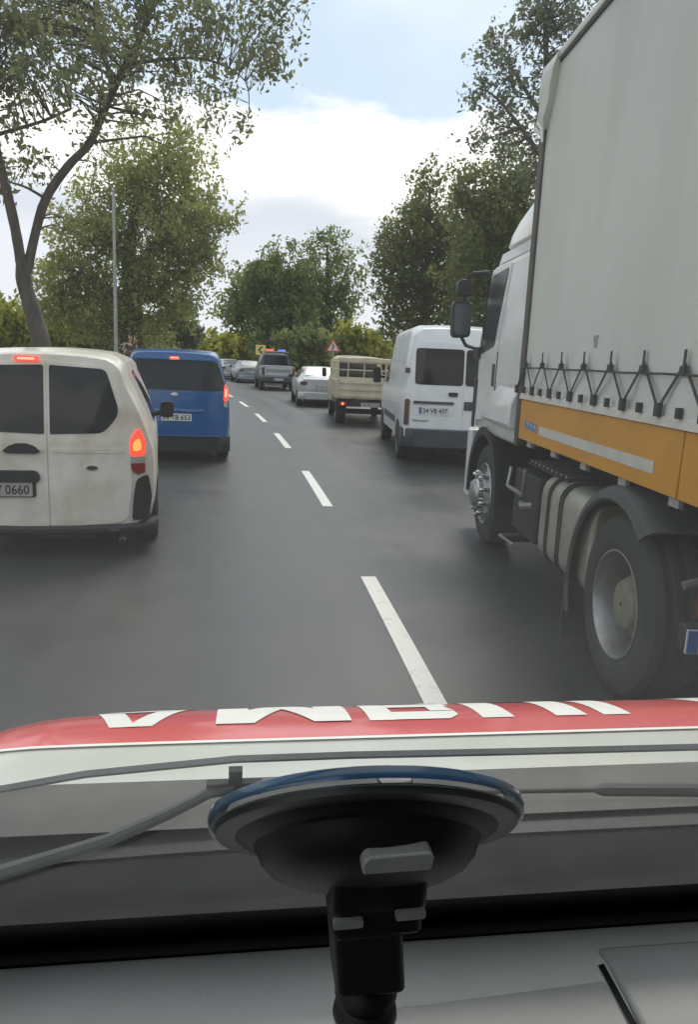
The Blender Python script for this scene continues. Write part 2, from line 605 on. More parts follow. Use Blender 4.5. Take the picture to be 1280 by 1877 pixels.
# ------------------------------------------------------------------ ground, road
def road_mat():
    m = mat('asphalt', (0.050, 0.052, 0.055), 0.5)
    nt = m.node_tree
    b = nt.nodes["Principled BSDF"]
    tc = nt.nodes.new("ShaderNodeTexCoord")

    def nz(sc, stretch=(1, 1, 1), d=5):
        mp = nt.nodes.new("ShaderNodeMapping")
        mp.inputs["Scale"].default_value = stretch
        mp.inputs["Rotation"].default_value = (0, 0, 0.13)
        nt.links.new(tc.outputs["Object"], mp.inputs[0])
        n = nt.nodes.new("ShaderNodeTexNoise")
        n.inputs["Scale"].default_value = sc
        n.inputs["Detail"].default_value = d
        n.inputs["Roughness"].default_value = 0.65
        nt.links.new(mp.outputs[0], n.inputs[0])
        return n.outputs["Fac"]
    patchy, grain = nz(0.9), nz(95, d=3)
    uv = nt.nodes.new("ShaderNodeUVMap")
    um = nt.nodes.new("ShaderNodeMapping")
    um.inputs["Scale"].default_value = (1.5, 0.055, 1)
    nt.links.new(uv.outputs[0], um.inputs[0])
    un = nt.nodes.new("ShaderNodeTexNoise")
    un.inputs["Scale"].default_value = 1.0
    un.inputs["Detail"].default_value = 4
    nt.links.new(um.outputs[0], un.inputs[0])
    streak = un.outputs["Fac"]
    mix = nt.nodes.new("ShaderNodeMath")
    mix.operation = 'ADD'
    nt.links.new(patchy, mix.inputs[0])
    nt.links.new(streak, mix.inputs[1])
    mix2 = nt.nodes.new("ShaderNodeMath")
    mix2.operation = 'MULTIPLY_ADD'
    mix2.inputs[1].default_value = 1.5
    nt.links.new(grain, mix2.inputs[0])
    nt.links.new(mix.outputs[0], mix2.inputs[2])
    rp = nt.nodes.new("ShaderNodeValToRGB")
    rp.color_ramp.elements[0].position = 0.0
    rp.color_ramp.elements[0].color = (0.021, 0.0215, 0.0225, 1)
    rp.color_ramp.elements[1].position = 1.0
    rp.color_ramp.elements[1].color = (0.050, 0.0505, 0.0515, 1)
    mr = nt.nodes.new("ShaderNodeMapRange")
    mr.inputs["From Min"].default_value = 1.1
    mr.inputs["From Max"].default_value = 2.4
    nt.links.new(mix2.outputs[0], mr.inputs[0])
    nt.links.new(mr.outputs[0], rp.inputs[0])
    vo = nt.nodes.new("ShaderNodeTexVoronoi")            # thin cracks
    vo.feature = 'DISTANCE_TO_EDGE'
    vo.inputs["Scale"].default_value = 0.33
    wv = nt.nodes.new("ShaderNodeMix")
    wv.data_type = 'RGBA'
    wv.blend_type = 'LINEAR_LIGHT'
    wv.inputs[0].default_value = 0.35
    wn_ = nt.nodes.new("ShaderNodeTexNoise")
    wn_.inputs["Scale"].default_value = 1.3
    wn_.inputs["Detail"].default_value = 6
    nt.links.new(tc.outputs["Object"], wn_.inputs[0])
    nt.links.new(tc.outputs["Object"], wv.inputs[6])
    nt.links.new(wn_.outputs["Color"], wv.inputs[7])
    nt.links.new(wv.outputs[2], vo.inputs["Vector"])
    cr = nt.nodes.new("ShaderNodeMapRange")
    cr.inputs["From Min"].default_value = 0.0
    cr.inputs["From Max"].default_value = 0.006
    cr.inputs["To Min"].default_value = 0.82
    cr.inputs["To Max"].default_value = 1.0
    nt.links.new(vo.outputs["Distance"], cr.inputs[0])
    cm = nt.nodes.new("ShaderNodeMix")
    cm.data_type = 'RGBA'
    cm.blend_type = 'MULTIPLY'
    cm.inputs[0].default_value = 1.0
    nt.links.new(rp.outputs[0], cm.inputs[6])
    nt.links.new(cr.outputs[0], cm.inputs[7])
    nt.links.new(cm.outputs[2], b.inputs["Base Color"])
    mr2 = nt.nodes.new("ShaderNodeMapRange")
    mr2.inputs["From Min"].default_value = 0.8
    mr2.inputs["From Max"].default_value = 1.2
    mr2.inputs["To Min"].default_value = 0.36
    mr2.inputs["To Max"].default_value = 0.48
    nt.links.new(mix.outputs[0], mr2.inputs[0])
    nt.links.new(mr2.outputs[0], b.inputs["Roughness"])
    bp = nt.nodes.new("ShaderNodeBump")
    bp.inputs["Strength"].default_value = 0.14
    bp.inputs["Distance"].default_value = 0.005
    nt.links.new(grain, bp.inputs["Height"])
    nt.links.new(bp.outputs[0], b.inputs["Normal"])
    return m


M['asphalt'] = road_mat()
M['soil'] = mat('soil', (0.085, 0.095, 0.035), 0.95, col2=(0.13, 0.115, 0.06), thresh=(0.4, 0.65), scale=0.5, bump=0.5, bscale=5)

mb = MB()
gx = [-900, -300, -120, -60, -30, -15, 0, 15, 30, 60, 120, 300, 900]
gy = [-900, -200, -60, -20, 0, 20, 40, 60, 90, 130, 200, 400, 900]
mb.add([(x, y, -0.06) for y in gy for x in gx],
       [(j * 13 + i, j * 13 + i + 1, j * 13 + i + 14, j * 13 + i + 13) for j in range(12) for i in range(12)])
tag(mb.build("ground", 'soil', smooth=0), kind="structure")

ROAD_L, ROAD_R = -4.3, 5.6


def road_pt(y, off, z):
    s = -0.115 - (0.0048 * y if y > 0 else 0)
    n = Vector((1, -s, 0)).normalized()
    return Vector((line_x(y), y, z)) + n * off


mb = MB()
ys = [-60 + 4 * i for i in range(55)]
offs = [ROAD_L, -3, -1.5, 0, 1.5, 3, ROAD_R]
mb.add([road_pt(y, o, 0.0) for y in ys for o in offs],
       [(i * 7 + j, i * 7 + j + 1, i * 7 + j + 8, i * 7 + j + 7) for i in range(len(ys) - 1) for j in range(6)])
road = tag(mb.build("road", 'asphalt', smooth=0), kind="structure")
uvl = road.data.uv_layers.new(name="along")
for lp, d_ in zip(road.data.loops, uvl.data):                    # across, along in metres
    d_.uv = (offs[lp.vertex_index % 7], ys[lp.vertex_index // 7])
y0 = 3.15 - 5.72 * 4
for k in range(22):
    mb = MB()
    a, b = y0 + 5.72 * k, y0 + 5.72 * k + 2.8
    st = [a + (b - a) * i / 6 for i in range(7)]
    w = 0.062
    mb.add([road_pt(y, o, 0.004) for y in st for o in (-w, w)], [(2 * i, 2 * i + 1, 2 * i + 3, 2 * i + 2) for i in range(6)])
    mb.build("lane_dash", 'paint_line', road, smooth=0)


# ------------------------------------------------------------------ wheels
def car_wheel(parent, x, y, r=0.31, w=0.2, side=1, rim='steel', name="wheel"):
    """side +1: outer face towards +x"""
    mb = MB()
    h = w / 2
    mb.lathe([(r * 0.66, h * 0.9), (r * 0.74, h), (r * 0.92, h), (r * 0.985, h * 0.82), (r, h * 0.6), (r, h * 0.32), (r * 0.97, h * 0.3),
              (r * 0.97, h * 0.22), (r, h * 0.2), (r, -h * 0.2), (r * 0.97, -h * 0.22), (r * 0.97, -h * 0.3), (r, -h * 0.32), (r, -h * 0.6),
              (r * 0.985, -h * 0.82), (r * 0.92, -h), (r * 0.66, -h)], (0, 0, 0), (side, 0, 0), 36, caps=True)
    t = mb.build(name, 'rubber', parent)
    t.location = (x, y, r)
    mb = MB()
    mb.lathe([(r * 0.67, h * 0.92), (r * 0.62, h * 0.94), (r * 0.58, h * 0.7), (r * 0.5, h * 0.62), (r * 0.2, h * 0.8), (0.001, h * 0.82)],
             (0, 0, 0), (side, 0, 0), 30)
    for k in range(5):
        a = 2 * math.pi * k / 5
        c = Vector((side * h * 0.74, math.cos(a) * r * 0.42, math.sin(a) * r * 0.42))
        mb.lathe([(r * 0.09, -h * 0.1), (r * 0.09, h * 0.12), (0.001, h * 0.12)], c, (side, 0, 0), 10, 1)
    mb.build("rim", [rim, 'black_plastic'], t)
    return t


# ------------------------------------------------------------------ generic car body
def half_profile(zb, zs, zr, wb, ws, wr, rr):
    P = [(wb * 0.9, zb), (wb, zb + 0.05), (ws * 0.985, zb + 0.3 * (zs - zb)), (ws, zb + 0.65 * (zs - zb)), (ws * 0.99, zs - 0.03), (ws * 0.975, zs)]
    zt = zr - rr
    for t in (0.2, 0.4, 0.6, 0.8, 1.0):
        P.append((ws * 0.975 + (wr - ws * 0.975) * t + 0.018 * math.sin(math.pi * t), zs + (zt - zs) * t))
    for k in range(1, 6):
        a = k / 5 * math.pi / 2
        P.append((wr - rr + rr * math.cos(a), zt + rr * math.sin(a)))
    P += [((wr - rr) * 0.66, zr + 0.012), ((wr - rr) * 0.33, zr + 0.018), (0.0, zr + 0.02)]
    return P


KEYS = ('zb', 'zs', 'zr', 'wb', 'ws', 'wr', 'rr')


class Car:
    """stations: list of (y, zb, zs, zr, wb, ws, wr, rr) from rear to front; rear(x, z): how far the tail lies behind y = 0"""

    def __init__(self, stations, rear, fade=0.8, front_bow=0.25):
        self.st = np.array(stations, dtype=float)
        self.rear, self.fade, self.L, self.fb = rear, fade, self.st[-1][0], front_bow

    def params(self, y):
        return [float(np.interp(y, self.st[:, 0], self.st[:, k])) for k in range(1, 8)]

    def warp(self, x, y, z):
        w = max(0.0, 1 - y / self.fade)
        yy = y + self.rear(x, z) * w * w * (3 - 2 * w)
        wf = max(0.0, (y - self.L + 0.9) / 0.9)
        yy -= self.fb * (abs(x) / 0.85) ** 2.5 * wf
        return Vector((x, yy, z))

    def half_w(self, y, z):
        P = half_profile(*self.params(y))
        zz = [p[1] for p in P]
        for i in range(len(P) - 1):
            if zz[i] <= z <= zz[i + 1] or i == len(P) - 2:
                t = 0 if zz[i + 1] == zz[i] else (z - zz[i]) / (zz[i + 1] - zz[i])
                return P[i][0] + (P[i + 1][0] - P[i][0]) * min(1, max(0, t))

    def rearmap(self, a, b, d):
        p = self.warp(a, 0, b)
        p.y -= d
        return p

    def sidemap(self, s):
        def fm(y, z, d):
            p = self.warp(s * self.half_w(max(y, 0.03), z), y, z)
            p.x += s * d
            return p
        return fm

    def body(self, name, material, parent):
        ys = sorted(set([0.0, 0.02, 0.05, 0.1, 0.2, 0.35, 0.5, 0.7, 0.9] + [float(s) for s in self.st[:, 0]] + [0.25 * i for i in range(4, int(self.L / 0.25) + 1)] + [self.L]))
        mb = MB()
        rings = []
        for y in ys:
            P = half_profile(*self.params(y))
            e = 0.0
            if y < 0.06:
                e = 0.018 * (1 - y / 0.06)
            if y > self.L - 0.02:
                e = 0.03
            zc = (P[0][1] + P[-1][1]) / 2
            P = [(x * (1 - e), zc + (z - zc) * (1 - e)) for x, z in P]
            ring = [self.warp(-x, y, z) for x, z in P] + [self.warp(x, y, z) for x, z in reversed(P[:-1])]
            rings.append(ring)
        mb.loft(rings, caps=False)
        n = len(rings[0])
        hN = (n - 1) // 2
        for ring, first in ((rings[0], True), (rings[-1], False)):
            nx = 12
            vs, fs = [], []
            for i in range(hN + 1):
                a, b = ring[i], ring[n - 1 - i]
                for k in range(nx + 1):
                    t = k / nx
                    x, z = a.x + (b.x - a.x) * t, a.z
                    vs.append(self.warp(x, 0.0 if first else self.L, z) if 0 < k < nx else (a if k == 0 else b))
            for i in range(hN):
                for k in range(nx):
                    q = i * (nx + 1) + k
                    fs.append((q, q + 1, q + nx + 2, q + nx + 1))
            mb.add(vs, fs)
        return mb.build(name, material, parent, 40)


def rear_part(car, parent, name, outline, material, off=0.004, thick=0.02, step=0.12, rings=4, bevel=0):
    mb = MB()
    patch(mb, outline, car.rearmap, off, thick, 0, step, rings)
    return mb.build(name, material, parent, 30)


def side_part(car, parent, name, outline, material, s, off=0.004, thick=0.02, step=0.15, rings=4):
    mb = MB()
    patch(mb, outline, car.sidemap(s), off, thick, 0, step, rings)
    return mb.build(name, material, parent, 30)


def arch_outline(yc, r, z0=0.16):
    return [(yc + r * math.cos(a), r * 0.93 + r * math.sin(a) * 0.93 - 0.02) for a in [math.pi * k / 14 for k in range(15)]] + [(yc - r, z0), (yc + r, z0)]


def plate(car, parent, x0, x1, z0, z1, txt, material='plate_white', off=0.016):
    p = MB()
    patch(p, rpoly(rect(x0, x1, z0, z1), 0.01, 2), car.rearmap, off, 0.014, 0, 0.2, 2)
    bw = (x1 - x0) * 0.09
    patch(p, rect(x0 + 0.006, x0 + bw, z0 + 0.006, z1 - 0.006), car.rearmap, off + 0.002, 0.003, 1, 0.2, 2)
    o = p.build("number_plate", [material, 'plate_blue'], parent, 30)
    cx, cz = (x0 + x1 + bw) / 2, (z0 + z1) / 2

    def fm(a, b):
        return car.rearmap(cx + a, cz + b, off + 0.0035)
    text_obj(txt, (z1 - z0) * 0.68, (x1 - x0 - bw) * 0.9, 'ink', o, fm, bold=0.012)
    return o


def bumper(parent, w, z0, z1, y_out, depth, material, rearfn, corner=0.3, name="rear_bumper"):
    mb = MB()
    n = 28
    rings = []
    for k in range(n + 1):
        t = -1 + 2 * k / n
        a = abs(t)
        x = w * math.sin(t * math.pi / 2)
        y = -y_out + corner * (abs(x) / w) ** 7 + rearfn(x * 0.9, z0 + 0.2)
        e = 0.02
        prof = [(y + depth, z0), (y + e, z0), (y, z0 + e), (y, z1 - e), (y + e, z1), (y + depth, z1)]
        rings.append([Vector((x, yy, zz)) for yy, zz in prof])
    mb.loft(rings, caps=True)
    return mb.build(name, material, parent, 40)


# ------------------------------------------------------------------ white small van, nearest on the left
def build_small_white_van():
    root = tag(empty("panel_van", (-2.51, 6.13, 0), 0.255), "dusty white small van with twin rear doors and lit tail lamp, nearest on the left", "van")

    def rear(x, z):
        return 0.19 * (abs(x) / 0.88) ** 4 + 0.16 * max(0, z - 0.98) ** 1.15 + 0.05 * max(0, 0.55 - z)
    car = Car([(0, .26, .95, 1.68, .80, .86, .615, .20), (.5, .25, .96, 1.72, .84, .88, .63, .20), (2.0, .25, .96, 1.73, .84, .88, .61, .20),
               (2.5, .25, .98, 1.68, .84, .885, .66, .14), (3.2, .25, .98, 1.16, .83, .87, .70, .10), (3.9, .27, .85, 1.0, .80, .83, .70, .1), (4.16, .3, .6, .8, .7, .75, .62, .1)], rear)
    car.body("body", 'courier_paint', root)
    for s in (-1, 1):
        d = rear_part(car, root, "rear_door", rpoly([(s * .006, .262), (s * .63, .29), (s * .665, .62), (s * .655, 1.05), (s * .535, 1.60), (s * .006, 1.635)][::s], [.005, .09, .05, .05, .08, .005]),
                      'courier_paint', 0.010, 0.02, 0.1)
        g = MB()
        patch(g, rpoly([(s * .022, 1.045), (s * .44, 1.06), (s * .575, 1.22), (s * .465, 1.585), (s * .022, 1.605)][::s], [.02, .06, .08, .05, .02]), car.rearmap, 0.015, 0.012, 0, 0.1)
        g.build("window", 'dark_glass', d, 30)
        g = MB()
        patch(g, rpoly(rect(*sorted((s * .03, s * .60)), .895, .925), .012, 2), car.rearmap, 0.016, 0.01, 0, 0.1, 2)
        g.build("crease", 'courier_paint', d, 50)
        if s > 0:
            g = MB()
            patch(g, [(0.345 + .048 * math.cos(a), .768 + .021 * math.sin(a)) for a in [2 * math.pi * k / 20 for k in range(20)]], car.rearmap, 0.020, 0.012, 0, .2, 3)
            patch(g, [(0.345 + .040 * math.cos(a), .768 + .015 * math.sin(a)) for a in [2 * math.pi * k / 20 for k in range(20)]], car.rearmap, 0.022, 0.012, 1, .2, 2)
            g.build("badge", ['chrome', 'black_plastic'], d, 30)
        else:
            g = MB()
            ol = [(-.345, .905), (-.30, .945), (-.24, .965), (-.16, .965), (-.10, .945), (-.055, .905), (-.085, .89), (-.14, .915), (-.26, .915), (-.315, .89)]
            patch(g, [(-.345, .905), (-.30, .945), (-.24, .968), (-.16, .968), (-.10, .945), (-.055, .905), (-.09, .885), (-.31, .885)], car.rearmap, 0.030, 0.03, 0, 0.05, 2)
            g.build("handle", 'black_plastic', d, 35)
        lm = MB()
        patch(lm, rpoly([(s * .655, .86), (s * .775, .86), (s * .775, .99), (s * .735, 1.09), (s * .71, 1.085), (s * .655, 1.0)][::s], .02, 2), car.rearmap, 0.018, 0.03, 0 if s > 0 else 2, .05, 3)
        patch(lm, rpoly([(s * .675, .905), (s * .745, .91), (s * .745, .97), (s * .725, 1.02), (s * .675, .975)][::s], .02, 2), car.rearmap, 0.020, 0.01, 3 if s > 0 else 2, .05, 3)
        patch(lm, rpoly(rect(*sorted((s * .655, s * .775)), .80, .86), .006, 2), car.rearmap, 0.018, 0.03, 1, .05, 2)
        patch(lm, rpoly([(s * .665, .74), (s * .715, .70), (s * .775, .72), (s * .775, .80), (s * .655, .80)][::s], .012, 2), car.rearmap, 0.018, 0.03, 2, .05, 2)
        tag(lm.build("tail_lamp", ['lamp_lit', 'lamp_clear', 'lamp_red', 'lamp_hot'], root, 30), "tail lamp with its upper part lit" if s > 0 else "unlit tail lamp")
        side_part(car, root, "wheel_arch", arch_outline(.72, .37), 'black_plastic', s, 0.012, 0.02)
        side_part(car, root, "side_window", rpoly([(2.55, 1.02), (1.75, 1.0), (1.75, 1.5), (2.1, 1.55)], .05, 2), 'dark_glass', s)
        side_part(car, root, "sill_trim", rpoly(rect(1.1, 2.7, .27, .40), .03, 2), 'black_plastic', s, 0.012)
        m = MB()
        bx = s * car.half_w(2.55, 1.0)
        m.loft([[Vector((bx + s * (x), 2.52 + y * .06, 1.08 + z)) for x, z in rpoly([(.05, -.08), (.20, -.085), (.215, .06), (.19, .10), (.06, .09)], .03, 2)] for y in (0, 1.6)])
        m.tube([(bx - s * .03, 2.58, 1.03), (bx + s * .08, 2.58, 1.05)], .03, 8)
        m.build("wing_mirror", 'black_plastic', root, 40)
        for y in (.72, 3.3):
            car_wheel(root, s * .785, y, .315, .19, s)
    # third brake lamp, number plate hood, plate, bumper
    lm = MB()
    patch(lm, rpoly([(-.245, 1.628), (-.05, 1.628), (-.055, 1.668), (-.235, 1.672)], .015, 2), car.rearmap, 0.030, 0.03, 0, .05, 2)
    patch(lm, rpoly(rect(-.215, -.085, 1.640, 1.658), .006, 2), car.rearmap, 0.032, 0.01, 1, .05, 2)
    lm.build("brake_lamp", ['lamp_lit', 'stop_lit'], root, 30)
    hd = MB()
    patch(hd, rpoly([(-.66, .52), (-.10, .52), (-.10, .64), (-.06, .70), (-.095, .745), (-.64, .745), (-.68, .70), (-.66, .64)], .02, 2), car.rearmap, 0.020, 0.02, 0, .05, 3)
    patch(hd, rpoly([(-.655, .655), (-.07, .655), (-.062, .70), (-.095, .742), (-.64, .742), (-.678, .70)], .015, 2), car.rearmap, 0.050, 0.035, 0, .05, 3)
    hd.build("plate_hood", 'black_plastic', root, 40)
    plate(car, root, -.65, -.125, .53, .645, "34 LV 0660", 'plate_dirty', 0.034)
    bumper(root, .885, .205, .272, .045, .30, 'black_plastic', lambda x, z: 0, .26)
    for s in (-1, 1):
        q = MB()
        patch(q, rpoly([(s * .66, .30), (s * .80, .30), (s * .83, .50), (s * .80, .70), (s * .70, .66), (s * .675, .5)][::s], .03, 2), car.rearmap, 0.018, 0.03, 0, .08, 3)
        q.build("corner_trim", 'black_plastic', root, 35)
        q = MB()
        q.box(s * .52 - .045, s * .52 + .045, -.052, -.04, .228, .246)
        q.build("reflector", 'lamp_dark', root, 30, .004)
    u = MB()
    u.box(-.62, .62, .15, 3.6, .2, .27)
    u.box(-.15, .35, .1, .7, .14, .22)
    u.build("underbody", 'chassis', root, 30)
    e = MB()
    e.lathe([(.028, 0), (.03, .002), (.03, .22), (.024, .22), (.024, 0)], (.58, -.03, .135), (0, 1, 0), 14)
    e.build("exhaust_pipe", 'steel', root)
    return root


build_small_white_van()


# ------------------------------------------------------------------ blue people carrier
def build_blue_car():
    root = tag(empty("people_carrier", (-2.88, 12.1, 0), 0.20), "blue people carrier with wide dark rear window and lit lamps, ahead of the dusty van", "car")

    def rear(x, z):
        return 0.22 * (abs(x) / 0.89) ** 4 + 0.20 * max(0, z - 1.1) ** 1.1 + 0.08 * max(0, .55 - z)
    car = Car([(0, .27, 1.0, 1.74, .82, .885, .70, .15), (.5, .25, 1.0, 1.78, .85, .895, .73, .13), (2.0, .25, 1.0, 1.79, .85, .895, .73, .12),
               (2.5, .25, 1.0, 1.72, .84, .885, .66, .14), (3.2, .25, 1.0, 1.2, .83, .87, .70, .10), (3.9, .27, .85, 1.0, .80, .83, .70, .1), (4.2, .3, .6, .8, .7, .75, .62, .1)], rear)
    car.body("body", 'blue_paint', root)
    tg = rear_part(car, root, "tailgate", rpoly([(-.70, .43), (.70, .43), (.80, .85), (.80, 1.12), (-.80, 1.12), (-.80, .85)], .05), 'blue_paint', .008, .02)
    g = MB()
    patch(g, rpoly([(-.78, 1.155), (.78, 1.155), (.80, 1.25), (.68, 1.615), (-.68, 1.615), (-.80, 1.25)], [.04, .04, .03, .06, .06, .03]), car.rearmap, .012, .02)
    g.build("rear_window", 'dark_glass', root, 30)
    sp = MB()
    patch(sp, rpoly([(-.64, 1.635), (.64, 1.635), (.60, 1.715), (-.60, 1.715)], .02, 2), car.rearmap, .06, .1)
    sp.build("spoiler", 'blue_paint', root, 40)
    lm = MB()
    patch(lm, rpoly(rect(-.075, .075, 1.632, 1.68), .01, 2), car.rearmap, .066, .02, 0, .05, 2)
    patch(lm, rpoly(rect(-.06, .06, 1.655, 1.672), .005, 2), car.rearmap, .068, .01, 1, .05, 2)
    lm.build("brake_lamp", ['lamp_lit', 'stop_lit'], root, 30)
    g = MB()
    patch(g, rpoly(rect(-.46, .46, .825, .862), .015, 2), car.rearmap, .035, .03, 0, .1, 2)
    g.build("handle_strip", mat('light_blue_trim', (.10, .22, .42), .25, metal=.3, var=.1), tg, 40)
    g = MB()
    patch(g, [(.06 * math.cos(a), 1.09 + .024 * math.sin(a)) for a in [2 * math.pi * k / 18 for k in range(18)]], car.rearmap, .016, .01, 0, .2, 2)
    g.build("badge", 'chrome', tg, 30)
    plate(car, root, -.26, .27, .665, .78, "34 TB 653", 'plate_white', .02)
    bumper(root, .895, .16, .415, .07, .30, 'black_plastic', lambda x, z: 0, .26)
    tr = MB()
    tr.box(-.72, .72, -.075, .1, .418, .436)
    tr.build("bumper_strip", mat('blue_trim', (.03, .09, .22), .35, var=.1), root, 30, .005)
    for s in (-1, 1):
        lm = MB()
        patch(lm, rpoly([(s * .775, 1.0), (s * .845, .98), (s * .865, 1.12), (s * .83, 1.26), (s * .79, 1.24)][::s], .02, 2), car.rearmap, .022, .04, 0, .05, 3)
        patch(lm, rpoly([(s * .80, 1.06), (s * .835, 1.06), (s * .835, 1.20), (s * .805, 1.19)][::s], .01, 2), car.rearmap, .025, .01, 1, .05, 2)
        patch(lm, rpoly([(s * .785, .90), (s * .85, .89), (s * .85, .97), (s * .78, .99)][::s], .01, 2), car.rearmap, .022, .04, 2, .05, 2)
        lm.build("tail_lamp", ['lamp_lit', 'stop_lit', 'lamp_clear'], root, 30)
        side_part(car, root, "wheel_arch", arch_outline(.75, .37), 'black_plastic', s, .012)
        side_part(car, root, "side_window", rpoly([(.35, 1.06), (2.6, 1.04), (2.1, 1.58), (.5, 1.6)], .05, 2), 'dark_glass', s)
        for y in (.75, 3.4):
            car_wheel(root, s * .79, y, .315, .19, s)
    u = MB()
    u.box(-.62, .62, .15, 3.6, .2, .27)
    u.build("underbody", 'chassis', root, 30)
    e = MB()
    e.lathe([(.032, 0), (.035, .002), (.035, .22), (.028, .22), (.028, 0)], (.60, -.05, .15), (0, 1, 0), 14)
    e.build("exhaust_pipe", 'steel', root)
    return root


build_blue_car()


# ------------------------------------------------------------------ tall white van on the right
def build_tall_van():
    root = tag(empty("high_roof_van", (1.85, 13.08, 0), 0.05), "clean white high roof van with dark rear windows, just ahead of the lorry cab", "van")

    def rear(x, z):
        return 0.12 * (abs(x) / 1.0) ** 6 + 0.10 * max(0, z - 1.2) ** 1.2 + 0.28 * max(0, z - 2.05) ** 1.3
    car = Car([(0, .42, 1.25, 2.34, .96, .985, .84, .2), (.5, .38, 1.25, 2.40, .97, .99, .86, .18), (3.2, .36, 1.25, 2.38, .97, .99, .86, .18),
               (3.8, .36, 1.25, 2.2, .97, .99, .80, .2), (4.6, .36, 1.2, 1.45, .95, .98, .8, .1), (5.3, .36, .9, 1.1, .9, .93, .75, .1), (5.5, .4, .7, .9, .85, .88, .7, .1)], rear, fade=.9)
    car.body("body", 'white_paint', root)
    # left leaf is the wide one, right leaf beside it
    for a, b in ((-.86, .035), (.047, .86)):
        d = rear_part(car, root, "rear_door", rpoly(rect(a, b, .64, 2.10), .05), 'white_paint', .008, .02, .15)
        g = MB()
        patch(g, rpoly(rect(a + .05 if a < 0 else a + .012, b - .012 if a < 0 else b - .06, 1.385, 2.0), .06), car.rearmap, .014, .012)
        g.build("window", 'dark_glass', d, 30)
        if a < 0:
            h = MB()
            patch(h, rpoly(rect(-.22, -.06, 1.20, 1.27), .02, 2), car.rearmap, .03, .025, 0, .1, 2)
            h.build("handle", 'black_plastic', d, 35)
            h = MB()
            patch(h, rpoly([(-.80, .86), (-.12, .86), (-.12, 1.06), (-.10, 1.10), (-.84, 1.10)], .02, 2), car.rearmap, .013, .01, 0, .1, 2)
            patch(h, rpoly(rect(-.82, -.12, 1.06, 1.105), .015, 2), car.rearmap, .04, .03, 1, .1, 2)
            h.build("plate_recess", ['white_paint', 'grey_plastic'], d, 35)
            text_obj("TRANSIT", .04, .30, 'grey_plastic', d, lambda p, q: car.rearmap(-.68 + p, .765 + q, .0115), bold=.01)
        else:
            h = MB()
            patch(h, rpoly(rect(.06, .26, .97, 1.12), .02, 2), car.rearmap, .02, .02, 0, .1, 2)
            h.build("recess_panel", 'grey_plastic', d, 35)
    plate(car, root, -.72, -.20, .885, 1.005, "34 VB 437", 'plate_white', .024)
    bumper(root, .985, .30, .625, .07, .30, 'bumper_blue', lambda x, z: 0, .22)
    for s in (-1, 1):
        lm = MB()
        patch(lm, rpoly(rect(*sorted((s * .885, s * .965)), .68, 1.13), .03, 3), car.rearmap, .02, .03, 0, .06, 3)
        patch(lm, rpoly(rect(*sorted((s * .895, s * .955)), .70, .80), .01, 2), car.rearmap, .023, .01, 1, .06, 2)
        lm.build("tail_lamp", ['lamp_dark', 'grey_plastic'], root, 30)
        hn = MB()
        patch(hn, rpoly(rect(*sorted((s * .90, s * .975)), 1.57, 1.66), .012, 2), car.rearmap, .02, .03, 0, .06, 2)
        hn.build("door_hinge", 'grey_plastic', root, 35)
        side_part(car, root, "wheel_arch", arch_outline(.85, .40), 'black_plastic', s, .012)
        side_part(car, root, "wheel_arch", arch_outline(4.2, .40), 'black_plastic', s, .012)
        side_part(car, root, "side_window", rpoly([(3.2, 1.3), (4.35, 1.3), (3.85, 1.95), (3.2, 2.0)], .05, 2), 'dark_glass', s)
        side_part(car, root, "rub_strip", rpoly(rect(1.4, 3.6, .62, .74), .02, 2), 'grey_plastic', s, .015)
        m = MB()
        bx = s * .98
        m.loft([[Vector((bx + s * x, 4.2 + y, 1.45 + z)) for x, z in rpoly([(.06, -.18), (.24, -.18), (.26, .16), (.08, .17)], .05, 3)] for y in (0, .1)])
        m.tube([(bx - s * .03, 4.26, 1.40), (bx + s * .1, 4.24, 1.42)], .035, 8)
        m.build("wing_mirror", 'black_plastic', root, 40)
        for y in (.85, 4.2):
            car_wheel(root, s * .87, y, .345, .22, s)
    u = MB()
    u.box(-.7, .7, .2, 4.9, .26, .42)
    u.build("underbody", 'chassis', root, 30)
    return root


build_tall_van()


